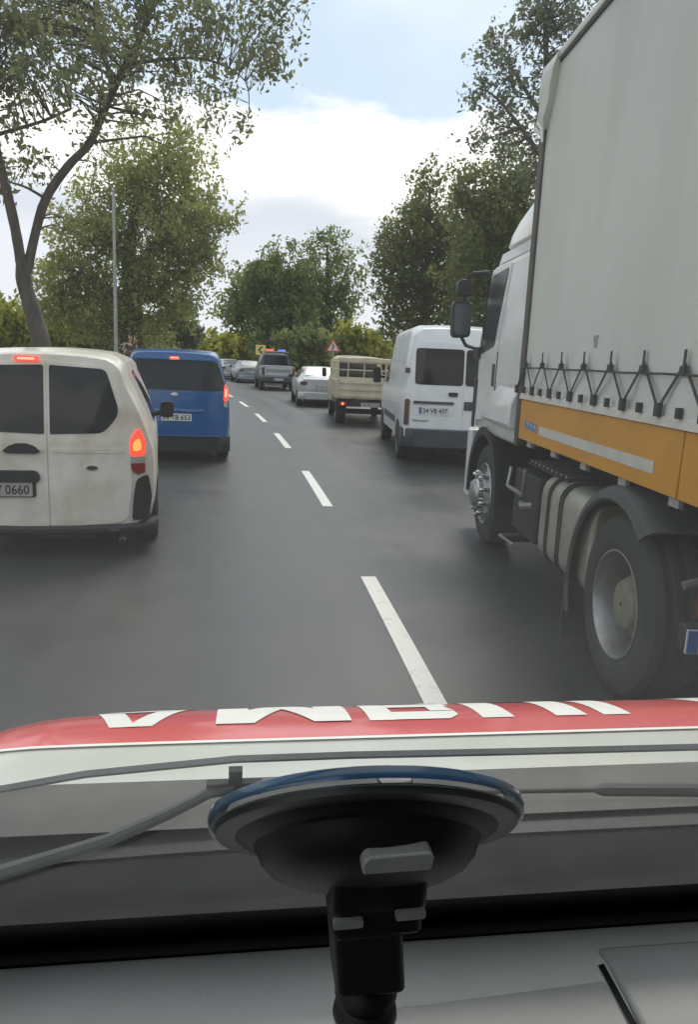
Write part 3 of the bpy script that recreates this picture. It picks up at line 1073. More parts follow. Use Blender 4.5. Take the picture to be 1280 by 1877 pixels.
# ------------------------------------------------------------------ cream flatbed pickup with a cage
def build_pickup():
    root = tag(empty("flatbed_pickup", (0.37, 20.6, 0), 0.10), "cream flatbed pickup with a pipe cage over its load bed", "pickup truck")
    c = MB()                                            # load bed: floor, sides, tailgate
    c.box(-.86, .86, .02, 2.7, .70, .76)
    c.build("bed_floor", 'cream_paint', root, 30, .01)
    for s in (-1, 1):
        b = MB()
        b.box(s * .86 - .02, s * .86 + .02, .03, 2.7, .765, 1.20)
        for y in (.3, .95, 1.6, 2.25):
            b.box(s * .882 - .018, s * .882 + .018, y, y + .06, .77, 1.19)
        b.build("bed_side", 'cream_paint', root, 30, .008)
    t = MB()
    t.box(-.875, .875, -.035, .0, .72, 1.235)
    for z in (.80, .98, 1.16):
        t.box(-.80, .80, -.055, -.036, z - .05, z + .03)
    t.build("tailgate", 'cream_paint', root, 30, .012)
    cg = MB()
    r = .032
    for y in (.02, 1.35, 2.62):
        cg.tube([(-.84, y, 1.2), (-.84, y, 1.66), (-.78, y, 1.76), (0, y, 1.80), (.78, y, 1.76), (.84, y, 1.66), (.84, y, 1.2)], r, 8)
    for x in (-.56, -.12, .30, .62):
        cg.tube([(x, .02, 1.24), (x, .02, 1.77)], .018, 6)
    for z in (1.27, 1.48, 1.68):
        cg.tube([(-.84, .02, z), (.84, .02, z)], .02, 6)
    for s in (-1, 1):
        for z in (1.48, 1.70):
            cg.tube([(s * .84, .02, z), (s * .84, 2.62, z)], .02, 6)
    cg.box(-.80, .80, -.015, .05, 1.70, 1.79)
    cg.build("cage", 'cream_paint', root, 35)

    def rear(x, z):
        return 2.78 + .04 * abs(x) ** 4 + .1 * max(0, z - 1.2)
    car = Car([(0, .45, 1.15, 1.84, .80, .82, .70, .12), (.9, .45, 1.15, 1.86, .8, .82, .70, .12), (1.5, .45, 1.1, 1.7, .8, .82, .66, .12), (1.9, .45, .8, 1.1, .78, .80, .7, .1)],
              rear, fade=1e9, front_bow=.1)
    cab = car.body("cab", 'cream_paint', root)
    g = MB()
    patch(g, rpoly(rect(-.58, .58, 1.22, 1.66), .05), car.rearmap, .006, .01)
    g.build("rear_window", 'dark_glass', cab, 30)
    for s in (-1, 1):
        m = MB()
        m.loft([[Vector((s * (.86 + x), 4.2 + y, 1.32 + z)) for x, z in rpoly([(0.02, -.14), (.16, -.14), (.17, .14), (.03, .14)], .04, 3)] for y in (0, .07)])
        m.tube([(s * .80, 4.22, 1.25), (s * .92, 4.22, 1.28)], .015, 6)
        m.build("wing_mirror", 'black_plastic', root, 40)
        lm = MB()
        lm.box(s * .68 - .10, s * .68 + .10, -.06, .02, .515, .625)
        lm.box(s * .68 - .03, s * .68 + .03, -.066, -.05, .545, .60, 1)
        lm.build("tail_lamp", ['lamp_red', 'stop_lit' if s < 0 else 'lamp_red'], root, 30, .008)
        f = MB()
        f.box(s * .70 - .14, s * .70 + .14, .15, .17, .28, .70)
        f.build("mudflap", 'rubber', root, 30)
        car_wheel(root, s * .68, .75, .31, .26, s)
        car_wheel(root, s * .70, 3.9, .31, .18, s)
    ch = MB()
    for s in (-1, 1):
        ch.box(s * .38 - .04, s * .38 + .04, .05, 4.2, .50, .69)
    ch.box(-.86, .86, -.02, .05, .50, .64)
    ch.box(-.6, .6, .68, .80, .26, .40)
    ch.build("chassis", 'chassis', root, 30)
    p = MB()
    p.box(-.18, .34, -.03, -.022, .50, .615)
    pl = p.build("number_plate", 'plate_dirty', root, 30)
    text_obj("34 FE 218", .07, .44, 'ink', pl, lambda a, b: Vector((.08 + a, -.0325, .557 + b)))
    return root


build_pickup()


# ------------------------------------------------------------------ sedans
def build_sedan(paint, loc, rz, label, txt, lamps=True):
    root = tag(empty("sedan_car", loc, rz), label, "car", "cars queueing in the right lane")

    def rear(x, z):
        return 0.24 * (abs(x) / .88) ** 3 + .12 * max(0, .62 - z)
    car = Car([(0, .28, .86, .98, .78, .86, .74, .06), (.30, .26, .90, 1.02, .80, .885, .74, .06), (.55, .25, .92, 1.06, .82, .89, .72, .07), (1.25, .24, .93, 1.39, .83, .895, .60, .12), (1.7, .24, .93, 1.43, .83, .895, .62, .12),
               (2.5, .24, .94, 1.42, .83, .895, .62, .12), (3.3, .24, .93, 1.03, .82, .89, .68, .06), (4.0, .25, .85, .96, .80, .87, .66, .06), (4.45, .3, .62, .74, .7, .78, .6, .08)], rear, fade=.5)
    car.body("body", paint, root)

    def glassmap(a, b, d):                     # a across, b along the sloping rear glass 0..1
        y = .60 + .62 * b
        z = 1.075 + .30 * b
        return Vector((a, y - d * .4, z + .02 + d))
    g = MB()
    patch(g, rpoly([(-.62, .02), (.62, .02), (.50, .98), (-.50, .98)], .04, 2), glassmap, .012, .03, 0, .12, 3)
    g.build("rear_window", 'sky_glass', root, 40)
    rear_part(car, root, "boot_lid", rpoly([(-.60, .62), (.60, .62), (.66, .93), (-.66, .93)], .05), paint, .008, .02)
    plate(car, root, -.26, .26, .68, .79, txt, 'plate_white', .02)
    bumper(root, .88, .26, .52, .06, .3, paint, lambda x, z: 0, .3)
    b = MB()
    b.box(-.6, .6, -.03, .2, .20, .285)
    b.build("valance", 'black_plastic', root, 30, .02)
    for s in (-1, 1):
        lm = MB()
        patch(lm, rpoly([(s * .60, .76), (s * .80, .78), (s * .82, .90), (s * .56, .90)][::s], .02, 2), car.rearmap, .015, .03, 0, .06, 3)
        lm.build("tail_lamp", 'lamp_dark', root, 30)
        side_part(car, root, "side_window", rpoly([(1.1, 1.0), (2.95, 1.0), (2.45, 1.34), (1.35, 1.35)], .05, 2), 'dark_glass', s)
        for y in (.85, 3.5):
            side_part(car, root, "wheel_arch", arch_outline(y, .36), 'black_plastic', s, .006)
            car_wheel(root, s * .80, y, .315, .2, s)
        m = MB()
        m.loft([[Vector((s * (.90 + x), 2.85 + y, 1.02 + z)) for x, z in rpoly([(0.0, -.06), (.17, -.06), (.18, .06), (.02, .07)], .03, 2)] for y in (0, .1)])
        m.build("wing_mirror", 'black_plastic', root, 40)
    u = MB()
    u.box(-.62, .62, .15, 3.9, .18, .27)
    u.build("underbody", 'chassis', root, 30)
    return root


build_sedan('silver_paint', (-1.16, 27.7, 0), 0.15, "silver white saloon car directly ahead of the cream caged pickup", "34 KD 519")
build_sedan('grey_paint', (-6.55, 48.5, -.03), 0.30, "grey saloon car just ahead of the pickup with the light bar", "34 AH 774")
build_sedan('silver_paint', (-8.7, 54.5, -.03), 0.36, "pale saloon car farthest up the bend, half hidden by the blue car", "34 EU 902")


# ------------------------------------------------------------------ silver pickup with a light bar
def build_patrol():
    root = tag(empty("patrol_pickup", (-4.0, 39.7, 0), 0.20), "grey pickup with a dark cab and a red and blue light bar on its roof", "pickup truck")

    def rear(x, z):
        return 0.10 * (abs(x) / .9) ** 5
    bed = Car([(0, .5, 1.0, 1.24, .86, .90, .86, .03), (1.7, .45, 1.02, 1.26, .88, .92, .88, .03)], rear, fade=.4, front_bow=0)
    bed.body("bed", 'grey_paint', root)
    rear_part(bed, root, "tailgate", rpoly(rect(-.70, .70, .78, 1.22), .04), 'silver_paint', .012, .02)
    st = MB()
    patch(st, rect(-.66, .66, .92, 1.10), bed.rearmap, .015, .01)
    st.build("tailgate_panel", 'grey_paint', root, 30)
    cab = Car([(0, .45, 1.2, 1.86, .88, .92, .70, .12), (1.3, .45, 1.2, 1.92, .88, .92, .72, .12), (2.0, .45, 1.2, 1.85, .88, .92, .68, .12), (2.6, .45, 1.1, 1.25, .88, .92, .8, .08), (3.6, .5, .95, 1.1, .85, .88, .7, .1)],
              lambda x, z: 1.72 + .03 * abs(x) ** 4 + .15 * max(0, z - 1.25), fade=1e9)
    cb = cab.body("cab", mat('navy_grey_paint', (.045, .052, .066), .4, coat=.2, var=.15, scale=3), root)
    g = MB()
    patch(g, rpoly([(-.66, 1.30), (.66, 1.30), (.60, 1.78), (-.60, 1.78)], .05), cab.rearmap, .008, .01)
    g.build("rear_window", 'dark_glass', cb, 30)
    lb = MB()
    lb.box(-.82, .82, 2.55, 2.80, 1.985, 2.02)
    for x in (-.5, .5):
        lb.box(x - .03, x + .03, 2.6, 2.74, 1.90, 1.99)
    lbo = lb.build("light_bar", 'steel', root, 30, .01)
    for x0, x1, m in ((-.45, -.02, 'beacon_red'), (.22, .62, 'beacon_blue')):
        q = MB()
        q.box(x0, x1, 2.57, 2.78, 2.021, 2.13)
        q.build("beacon", m, lbo, 30, .02)
    bumper(root, .90, .45, .70, .10, .25, 'grey_plastic', lambda x, z: 0, .15)
    plate(bed, root, -.26, .26, .52, .63, "34 A 4410", 'plate_white', .13)
    for s in (-1, 1):
        lm = MB()
        patch(lm, rpoly(rect(*sorted((s * .74, s * .85)), .80, 1.15), .02, 2), bed.rearmap, .02, .03)
        lm.build("tail_lamp", 'lamp_dark', root, 30)
        for y in (.8, 4.2):
            car_wheel(root, s * .80, y, .37, .25, s)
    u = MB()
    u.box(-.6, .6, .2, 4.6, .34, .48)
    u.build("underbody", 'chassis', root, 30)
    return root


build_patrol()


# ------------------------------------------------------------------ lorry: tractor unit
TH = 0.055
TC = (1.70 + 1.25 * math.cos(TH), 1.25 * math.sin(TH), 0)


def truck_tyre(parent, x, y, side, r=.50, w=.30, name="wheel"):
    mb = MB()
    h = w / 2
    prof = [(r * .58, h * .86), (r * .62, h * .95), (r * .72, h), (r * .86, h * .97), (r * .95, h * .88), (r * .985, h * .74)]
    g = [.62, .58, .30, .26, .04, -.04, -.26, -.30, -.58, -.62]
    for i, q in enumerate(g):
        prof.append((r if i % 4 in (0, 3) else r * .97, h * q))
    prof += [(r * .985, -h * .74), (r * .95, -h * .88), (r * .72, -h), (r * .58, -h * .86)]
    mb.lathe(prof, (0, 0, 0), (side, 0, 0), 56)
    o = mb.build(name, 'dusty_rubber', parent, 30)
    o.location = (x, y, r)
    return o


def deep_rim(t, side, r=.50, w=.30):
    h = w / 2
    mb = MB()
    mb.lathe([(r * .60, h * .90), (r * .605, h * .97), (r * .585, h * .98), (r * .57, h * .86), (r * .545, h * .55), (r * .53, h * .1), (r * .50, -h * .25), (r * .30, -h * .35), (.01, -h * .35)],
             (0, 0, 0), (side, 0, 0), 48)
    mb.build("rim", 'steel', t, 40)
    mb = MB()
    mb.lathe([(r * .33, -h * .34), (r * .31, h * .35), (r * .29, h * .45), (r * .26, h * .62), (r * .20, h * .68), (.01, h * .70)], (0, 0, 0), (side, 0, 0), 32)
    for k in range(10):
        a = 2 * math.pi * k / 10
        mb.lathe([(.018, -h * .36), (.018, -h * .08), (.001, -h * .04)], (0, math.cos(a) * r * .41, math.sin(a) * r * .41), (side, 0, 0), 8)
    mb.build("hub", 'hub_olive', t, 35)


def build_tractor():
    root = tag(empty("truck_tractor", TC, TH), "white lorry tractor unit with black mirrors and a grey fuel tank, pulling the tall trailer", "lorry")

    def ring(z, w, yb, yf, rf=.22, rb=.06):
        return [Vector((x, y, z)) for x, y in rpoly([(-w, yb), (w, yb), (w, yf), (-w, yf)], [rb, rb, rf, rf], 5)]
    lv = [(1.10, 1.20, 6.30, 8.02), (1.14, 1.235, 6.26, 8.06), (1.5, 1.245, 6.25, 8.07), (1.9, 1.245, 6.25, 8.06), (2.3, 1.235, 6.25, 7.96), (2.62, 1.22, 6.25, 7.82), (2.68, 1.21, 6.25, 7.78)]
    mb = MB()
    mb.loft([ring(*q) for q in lv])
    mb.build("cab", 'cab_paint', root, 40)
    # roof fairing in two steps with a groove between
    mb = MB()
    mb.loft([ring(z, w, yb, yf, rf, .12) for z, w, yb, yf, rf in ((2.685, 1.17, 6.25, 7.70, .28), (2.70, 1.20, 6.25, 7.74, .28), (2.78, 1.20, 6.24, 7.66, .3), (2.80, 1.165, 6.24, 7.60, .32))])
    mb.build("roof_band", 'cab_paint', root, 35)
    mb = MB()
    mb.loft([ring(z, w, yb, yf, rf, .14) for z, w, yb, yf, rf in
             ((2.802, 1.14, 6.24, 7.52, .36), (2.83, 1.185, 6.24, 7.56, .38), (2.92, 1.18, 6.24, 7.50, .4), (3.02, 1.16, 6.24, 7.38, .45), (3.12, 1.12, 6.24, 7.20, .5), (3.22, 1.06, 6.25, 6.96, .5), (3.30, .98, 6.26, 6.72, .4), (3.36, .84, 6.28, 6.55, .25))])
    mb.build("roof_fairing", 'cab_paint', root, 40)

    def front_arc(z, w, yf, rf=.22):
        P = rpoly([(-w, yf - 1), (-w, yf), (w, yf), (w, yf - 1)], [0, rf, rf, 0], 6)
        return [Vector((x, y, z)) for x, y in P if y > yf - .3]
    ws = MB()
    ws.loft([front_arc(1.93, 1.251, 8.066), front_arc(2.3, 1.241, 7.968), front_arc(2.60, 1.227, 7.838)], closed=False, caps=False)
    o = ws.build("windscreen", 'dark_glass', root, 50)

    def sm(s):
        def fm(y, z, d):
            x = 1.245 if z < 1.9 else float(np.interp(z, [1.9, 2.3, 2.62], [1.245, 1.235, 1.22]))
            return Vector((s * (x + d), y, z))
        return fm
    for s in (-1, 1):
        d = MB()
        patch(d, rpoly([(7.12, 1.27), (7.80, 1.20), (7.80, 1.90), (7.64, 2.66), (6.90, 2.66), (7.10, 1.90)], .04, 3), sm(s), .008, .015, 0, .2)
        door = d.build("door", 'cab_paint', root, 30)
        d = MB()
        patch(d, rpoly([(7.24, 1.93), (7.79, 1.86), (7.63, 2.60), (6.98, 2.62)], .05, 3), sm(s), .014, .012, 0, .2)
        d.build("window", 'cab_glass', door, 30)
        d = MB()
        patch(d, rpoly(rect(7.13, 7.22, 1.56, 1.77), .02, 3), sm(s), .016, .012, 0, .2)
        d.build("handle", 'grey_plastic', door, 30)
        d = MB()
        patch(d, rpoly([(6.29, 1.60), (7.07, 1.60), (7.05, 1.9), (6.84, 2.64), (6.29, 2.64)], .04, 3), sm(s), .007, .015, 0, .2)
        d.build("side_panel", 'cab_paint', root, 30)
        d = MB()
        d.box(s * 1.247 - .004, s * 1.247 + .004, 7.085, 7.105, 1.27, 1.88)
        d.build("door_seal", 'black_plastic', root, 0)
        w = MB()
        sec = [(1.18, 1.585), (1.25, 1.575), (1.315, 1.44), (1.315, 1.275), (1.29, 1.235), (1.18, 1.235)]
        w.loft([[Vector((s * x, y, z)) for x, z in sec] for y in (6.27, 6.95)] + [[Vector((s * (1.18 + (x - 1.18) * .62), 7.55, 1.235 + (z - 1.235) * .55)) for x, z in sec]])
        w.build("wing_panel", 'cab_paint', root, 30, .015)
        # front wheel arch liner, wheel, bumper corner
        a = MB()
        pts = [math.pi * k / 16 - .15 for k in range(17 + 1)]
        a.loft([[Vector((s * x, 7.40 + rr * math.cos(t), .52 + rr * math.sin(t))) for x, rr in ((1.25, .56), (1.25, .64), (.80, .64), (.80, .56))] for t in pts])
        a.build("wheel_arch", 'black_plastic', root, 40)
        f = MB()
        f.loft([[Vector((s * x, 7.40 - rr * math.cos(t), .52 + rr * math.sin(t))) for x, rr in ((1.24, .585), (1.24, .60), (.82, .60), (.82, .585))] for t in [-.75 + .1 * k for k in range(14)]])
        f.build("mudguard", 'grey_plastic', root, 40)
        t = truck_tyre(root, s * 1.06, 7.40, s)
        h = MB()
        h.lathe([(.31, .135), (.30, .150), (.285, .14), (.275, .10), (.24, .12), (.18, .17), (.155, .19), (.13, .25), (.10, .27), (.01, .272)], (0, 0, 0), (s, 0, 0), 40)
        h.build("rim", 'steel', t, 40)
        h = MB()
        for k in range(10):
            an = 2 * math.pi * (k + .5) / 10
            h.lathe([(.020, .12), (.020, .215), (.014, .235), (.001, .24)], (0, math.cos(an) * .215, math.sin(an) * .215), (s, 0, 0), 10)
        h.lathe([(.165, .18), (.16, .225), (.15, .23), (.14, .19)], (0, 0, 0), (s, 0, 0), 30)
        h.build("wheel_nuts", 'chrome', t, 40)
        # drive wheels, twin
        t = truck_tyre(root, s * 1.115, 3.94, s)
        deep_rim(t, s)
        t = truck_tyre(root, s * .785, 3.94, s, name="inner_wheel")
        f = MB()
        ts = [-.42 + .09 * k for k in range(31)]
        f.loft([[Vector((s * x, 4.0 + rr * math.cos(t), .49 + rr * math.sin(t))) for x, rr in ((1.295, .565), (1.31, .58), (1.295, .63), (1.25, .655), (.60, .655), (.60, .64), (1.24, .64), (1.28, .615))] for t in ts])
        f.build("mudguard", 'grey_plastic', root, 40)
        fl = MB()
        fl.box(s * .955 - .345, s * .955 + .345, 4.60, 4.62, .06, .44)
        fl.build("mudflap", 'grey_plastic', root, 0)
        # mirrors on arms
        m = MB()
        m.loft([[Vector((s * (1.245 + x), 8.02 + y, z)) for x, z in rpoly([(.08, 2.03), (.265, 2.02), (.285, 2.34), (.265, 2.40), (.09, 2.39)], .05, 3)] for y in (0, .05, .16)])
        mo = m.build("mirror", 'black_plastic', root, 35, .012)
        g = MB()
        g.loft([[Vector((s * (1.245 + x), 8.017 + y, z)) for x, z in rpoly([(.10, 2.055), (.252, 2.05), (.268, 2.33), (.25, 2.365), (.105, 2.36)], .04, 3)] for y in (0, -.004)])
        g.build("mirror_glass", mat('mirror_glass', (.05, .065, .075), .08, spec=.8, var=.2, scale=3), mo, 30)
        m = MB()
        m.loft([[Vector((s * (1.245 + x), 8.02 + y, z)) for x, z in rpoly([(.08, 2.44), (.245, 2.44), (.245, 2.60), (.09, 2.62)], .05, 3)] for y in (0, .14)])
        m.build("mirror", 'black_plastic', root, 35, .012)
        m = MB()
        m.tube([(s * 1.22, 7.80, 2.66), (s * 1.34, 8.02, 2.67), (s * 1.40, 8.08, 2.62), (s * 1.40, 8.08, 2.02), (s * 1.36, 8.06, 1.95), (s * 1.23, 7.88, 1.90)], .02, 8)
        m.box(s * 1.26 - .03, s * 1.26 + .03, 7.78, 7.95, 1.82, 1.93)
        m.build("mirror_arm", 'black_plastic', root, 40)
        b = MB()
        b.box(s * 1.256 - .008, s * 1.256 + .008, 7.86, 7.96, 1.12, 1.62)
        b.build("corner_strip", 'black_plastic', root, 30, .005)
        # tank and steps
        k = MB()
        P = rpoly([(.52, .36), (1.23, .36), (1.23, .99), (.52, .99)], [.10, .14, .16, .10], 5)
        k.loft([[Vector((s * x, y, z)) for x, z in P] for y in (4.44, 5.48)])
        tk = k.build("fuel_tank", 'tank', root, 40, .03, 3)
        for y in (4.98, 5.03, 5.25, 5.285):
            st = MB()
            Q = rpoly([(.51, .35), (1.24, .35), (1.24, 1.0), (.51, 1.0)], [.10, .14, .16, .10], 5)
            st.loft([[Vector((s * x, yy, z)) for x, z in Q] for yy in (y, y + .014)])
            st.build("tank_strap", 'strap', tk, 40)
        k = MB()
        k.box(s * .95 - .27, s * .95 + .27, 5.58, 6.25, .42, .93)
        k.build("battery_box", 'chassis', root, 30, .02)
        k = MB()
        k.tube([(s * 1.22, 5.95, .95), (s * 1.23, 5.95, .74), (s * 1.23, 6.42, .74), (s * 1.20, 6.45, .90)], .018, 8)
        k.tube([(s * 1.20, 5.72, .70), (s * 1.235, 5.90, .66), (s * 1.20, 6.05, .66)], .03, 8)
        k.tube([(s * 1.24, 6.05, .30), (s * 1.24, 6.50, .28), (s * 1.0, 6.55, .28)], .016, 8)
        k.build("step", 'steel', root, 40)
        k = MB()
        k.tube([(s * .98, 5.60, .80), (s * .98, 5.60, .30)], .07, 12)
        k.tube([(s * 1.10, 5.62, .86), (s * 1.10, 5.62, .45)], .045, 12)
        k.build("air_tank", 'tank', root, 40)
    k = MB()
    k.box(-1.15, 1.15, 5.15, 6.15, .975, .992)
    k.build("catwalk", 'chassis', root, 0)
    k = MB()
    for i in range(9):
        y = 6.08 - i * .105
        k.box(-1.14, 1.14, y - .022, y + .022, .994, 1.012)
    k.build("tread_plate", 'steel', root, 30)
    c = MB()
    for s in (-1, 1):
        c.box(s * .43 - .05, s * .43 + .05, 2.55, 7.9, .68, .95)
    c.box(-.42, .42, 3.3, 4.6, .96, 1.06)
    c.tube([(-.9, 3.9, .5), (.9, 3.9, .5)], .11, 12)
    c.tube([(-1.0, 7.4, .48), (1.0, 7.4, .48)], .06, 8)
    c.box(-.5, .5, 6.3, 7.9, .55, 1.09)
    c.build("chassis", 'chassis', root, 30)
    b = MB()
    b.loft([[Vector((x, y, z)) for x, y in rpoly([(-1.24, 7.98), (1.24, 7.98), (1.24, 8.32), (-1.24, 8.32)], [.02, .02, .2, .2], 5)] for z in (.36, .70, 1.08)])
    b.build("front_bumper", 'cab_paint', root, 40, .02)
    b = MB()
    b.box(-1.2, 1.2, 3.275, 3.345, .49, .62)
    b.build("rear_beam", 'chassis', root, 30, .01)
    for s in (-1, 1):
        l = MB()
        l.box(s * .92 - .22, s * .92 + .22, 3.275, 3.335, .645, .76)
        l.build("tail_lamp", 'lamp_dark', root, 30, .01)
        l = MB()
        l.tube([(s * 1.22, 3.31, .80), (s * .95, 3.31, .88), (s * .45, 3.31, .90)], .022, 8)
        l.build("lamp_bracket", 'steel', root, 40)
    p = MB()
    p.box(-1.195, -.675, 3.262, 3.272, .49, .605)
    p.box(-1.19, -1.14, 3.258, 3.2615, .495, .60, 1)
    pl = p.build("number_plate", ['plate_white', 'plate_blue'], root, 30)
    text_obj("34 NHZ 73", .085, .43, 'ink', pl, lambda a, b: Vector((-.905 + a, 3.2595, .5475 + b)), bold=.012)
    return root


build_tractor()


# ------------------------------------------------------------------ lorry: curtain trailer
def build_trailer():
    root = tag(empty("curtain_trailer", TC, TH), "tall grey curtain sided trailer with an orange side rail and black lashing straps", "trailer")
    Y0, Y1, X = -7.4, 6.15, 1.25
    r1 = np.random.default_rng(5)
    ph = r1.uniform(0, 6.28, 8)

    def wave(y, z):
        a = .010 * math.sin(y * 2.1 + ph[0] + z * .5) + .008 * math.sin(y * 4.7 + ph[1] - z * .9) + .005 * math.sin(z * 3.1 + ph[2] + y)
        low = max(0, 1 - (z - 1.56) / .5)
        a += low * .012 * math.sin(y * 15 + ph[3] + 2 * math.sin(y * 3))
        edge = min(1, (3.9 - z) / .15) * min(1, (Y1 - .1 - y) / .2)
        return a * max(0, min(1, edge))
    for s in (-1, 1):
        mb = MB()
        ys = np.linspace(Y0, Y1 - .06, 150)
        zs = np.linspace(1.545, 3.885, 28)
        n = len(zs)
        mb.add([(s * (X + .005 + wave(y, z)), y, z) for y in ys for z in zs],
               [(i * n + j, i * n + j + 1, i * n + n + j + 1, i * n + n + j) for i in range(len(ys) - 1) for j in range(n - 1)])
        mb.build("curtain", 'tarp', root, 60)
        mb = MB()
        mb.box(s * X - .02, s * X + .02, Y0, Y1 - .05, 3.888, 3.905)
        mb.build("gutter_strip", 'strap', root, 0)
        mb = MB()
        mb.loft([[Vector((s * x, y, z)) for x, z in rpoly([(1.18, 3.908), (1.285, 3.908), (1.275, 3.97), (1.22, 4.0), (1.15, 4.0)], .015, 2)] for y in (Y0, Y1 - .02)])
        mb.build("roof_rail", 'tarp', root, 35)
        # corner post and tarpaulin fold at the front
        mb = MB()
        mb.loft([[Vector((s * x, y, z)) for x, y in ((1.20, Y1 - .055), (1.275, Y1 - .055), (1.28, Y1 + .03), (1.24, Y1 + .055), (1.16, Y1 + .055))] for z in (1.12, 2.4, 3.52)])
        mb.build("corner_post", 'brown', root, 30, .006)
        mb = MB()
        secs = [(3.50, .02, .04), (3.56, .05, .10), (3.66, .04, .16), (3.76, .05, .20), (3.86, .045, .24), (3.94, .03, .28), (4.0, -.02, .30)]
        mb.loft([[Vector((s * x, y, z)) for x, y in ((1.20, Y1 - .02 - w), (1.262 + o, Y1 - .03 - w), (1.27 + o, Y1 + .01), (1.25, Y1 + .06), (1.14, Y1 + .06))] for z, o, w in secs])
        mb.build("corner_fold", 'tarp', root, 45)
        mb = MB()
        mb.tube([(s * (1.29), Y1 - .05, 3.46), (s * 1.32, Y1 + .02, 3.53), (s * 1.31, Y1 + .0, 3.56), (s * 1.30, Y1 - .08, 3.50), (s * 1.295, Y1 - .10, 3.40)], [.012, .016, .018, .016, .01], 6)
        mb.build("tie_tape", 'sticker_white', root, 50)
        # orange side rail in sections, white capping, reflective band and emblem
        secs = [(3.40, 6.13), (.62, 3.385), (-2.16, .605), (-4.94, -2.175), (-7.38, -4.955)]
        for a, b in secs:
            mb = MB()
            mb.box(s * 1.245 - .022, s * 1.245 + .022, a, b, 1.185, 1.50)
            o = mb.build("side_rail", 'orange', root, 30, .006)
            mb = MB()
            mb.box(s * 1.269 - .0012, s * 1.269 + .0012, a + .25, b - .58, 1.265, 1.328)
            mb.build("reflective_band", 'band_white', o, 0)
            mb = MB()
            mb.add([(s * 1.2695, b - .52, 1.27), (s * 1.2695, b - .18, 1.29), (s * 1.2695, b - .20, 1.345), (s * 1.2695, b - .50, 1.335)], [(0, 1, 2, 3)])
            mb.add([(s * 1.2702, b - .50 + .05 * k, 1.285 + .004 * k) for k in range(7)] + [(s * 1.2702, b - .485 + .05 * k, 1.325 + .002 * k) for k in range(7)],
                   [(k, k + 7, k + 8) for k in range(0, 6, 2)], 1)
            mb.build("emblem", ['emblem_blue', 'band_white'], o, 0)
        mb = MB()
        mb.loft([[Vector((s * x, y, z)) for x, z in ((1.20, 1.504), (1.282, 1.504), (1.275, 1.545), (1.25, 1.558), (1.20, 1.558))] for y in (Y0, Y1 - .04)])
        mb.build("rail_cap", 'band_white', root, 30)
        # hooks under the rail
        proto = None
        for i in range(22):
            y = 5.85 - .6 * i
            if proto is None:
                mb = MB()
                mb.box(-.012, .012, -.05, .05, 1.14, 1.186)
                mb.tube([(.012, -.03, 1.15), (.03, -.02, 1.135), (.03, .02, 1.135), (.012, .03, 1.15)], .008, 6)
                proto = mb.build("hook", 'galv', root, 30)
            else:
                c = proto.copy()
                COL.objects.link(c)
                c.parent = root
            (proto if i == 0 else c).location = (s * 1.235, y, 0)
        # lashing straps: one zigzag per apex
        sp = .425
        proto = None
        for i in range(31):
            y = 5.98 - sp * i
            if proto is None:
                mb = MB()
                x = s * 1.288

                def band(p, q, w=.010, xo=0.0):
                    p, q = Vector(p), Vector(q)
                    d = (q - p).normalized()
                    nn = Vector((0, -d.z, d.y)) * w
                    xx = Vector((s * .003, 0, 0))
                    o = Vector((xo * s, 0, 0))
                    mb.loft([[p + nn + o, p - nn + o, p - nn + o - xx, p + nn + o - xx], [q + nn + o, q - nn + o, q - nn + o - xx, q + nn + o - xx]])
                band((x, 0, 1.86), (x, 0, 1.755), .012, .004)
                band((x, 0, 1.80), (x, sp / 2, 1.585))
                band((x, 0, 1.80), (x, -sp / 2, 1.585), .010, .002)
                mb.box(x - .012, x + .012, -.022, .022, 1.745, 1.785)
                mb.box(x - .010, x + .014, sp / 2 - .022, sp / 2 + .022, 1.545, 1.61)
                mb.box(x - .010, x + .012, -.016, .016, 1.55, 1.60)
                proto = mb.build("lashing_strap", 'strap', root, 0)
                c = proto
            else:
                c = proto.copy()
                COL.objects.link(c)
                c.parent = root
            c.location = (0, y, 0)
        mb = MB()
        mb.tube([(s * 1.292, Y1 - .05 - .5 * i, 1.745 + .004 * (i % 2)) for i in range(27)], .006, 5)
        mb.build("lashing_cord", 'strap', root, 40)
    mk = MB()
    mk.add([(-1.2568 - wave(4.62, 1.92), 4.62 + .045 * math.cos(a) * (1 + .3 * math.sin(3 * a)), 1.92 + .05 * math.sin(a) * (1 + .25 * math.cos(2 * a))) for a in [2 * math.pi * k / 18 for k in range(18)]], [tuple(range(18))])
    mk.build("dirt_mark", mat('dirt_mark', (.26, .26, .24), .6, var=.35, scale=30), root, 0)
    mb = MB()
    mb.box(-1.19, 1.19, Y1 - .05, Y1 + .02, 1.16, 3.9)
    mb.build("front_wall", 'band_white', root, 30)
    mb = MB()
    mb.box(-1.19, 1.19, Y0 - .02, Y0 + .03, 1.16, 3.9)
    mb.build("rear_doors", 'cab_paint', root, 30)
    mb = MB()
    mb.box(-1.15, 1.15, Y0, Y1 - .02, 3.95, 3.998)
    mb.build("roof", 'tarp', root, 0)
    mb = MB()
    mb.box(-1.2, 1.2, Y0 + .04, Y1 - .06, 1.38, 1.50)
    for s in (-1, 1):
        mb.box(s * .5 - .07, s * .5 + .07, Y0 + .2, Y1 - .4, 1.09, 1.38)
    mb.build("chassis", 'chassis', root, 30)
    for s in (-1, 1):
        mb = MB()
        mb.box(s * .95 - .06, s * .95 + .06, 1.5, 1.62, .35, 1.37)
        mb.box(s * .95 - .14, s * .95 + .14, 1.42, 1.70, .30, .35)
        mb.build("landing_leg", 'chassis', root, 30, .01)
        for y in (-2.6, -3.9, -5.2):
            t = truck_tyre(root, s * 1.08, y, s)
            deep_rim(t, s)
    return root


build_trailer()


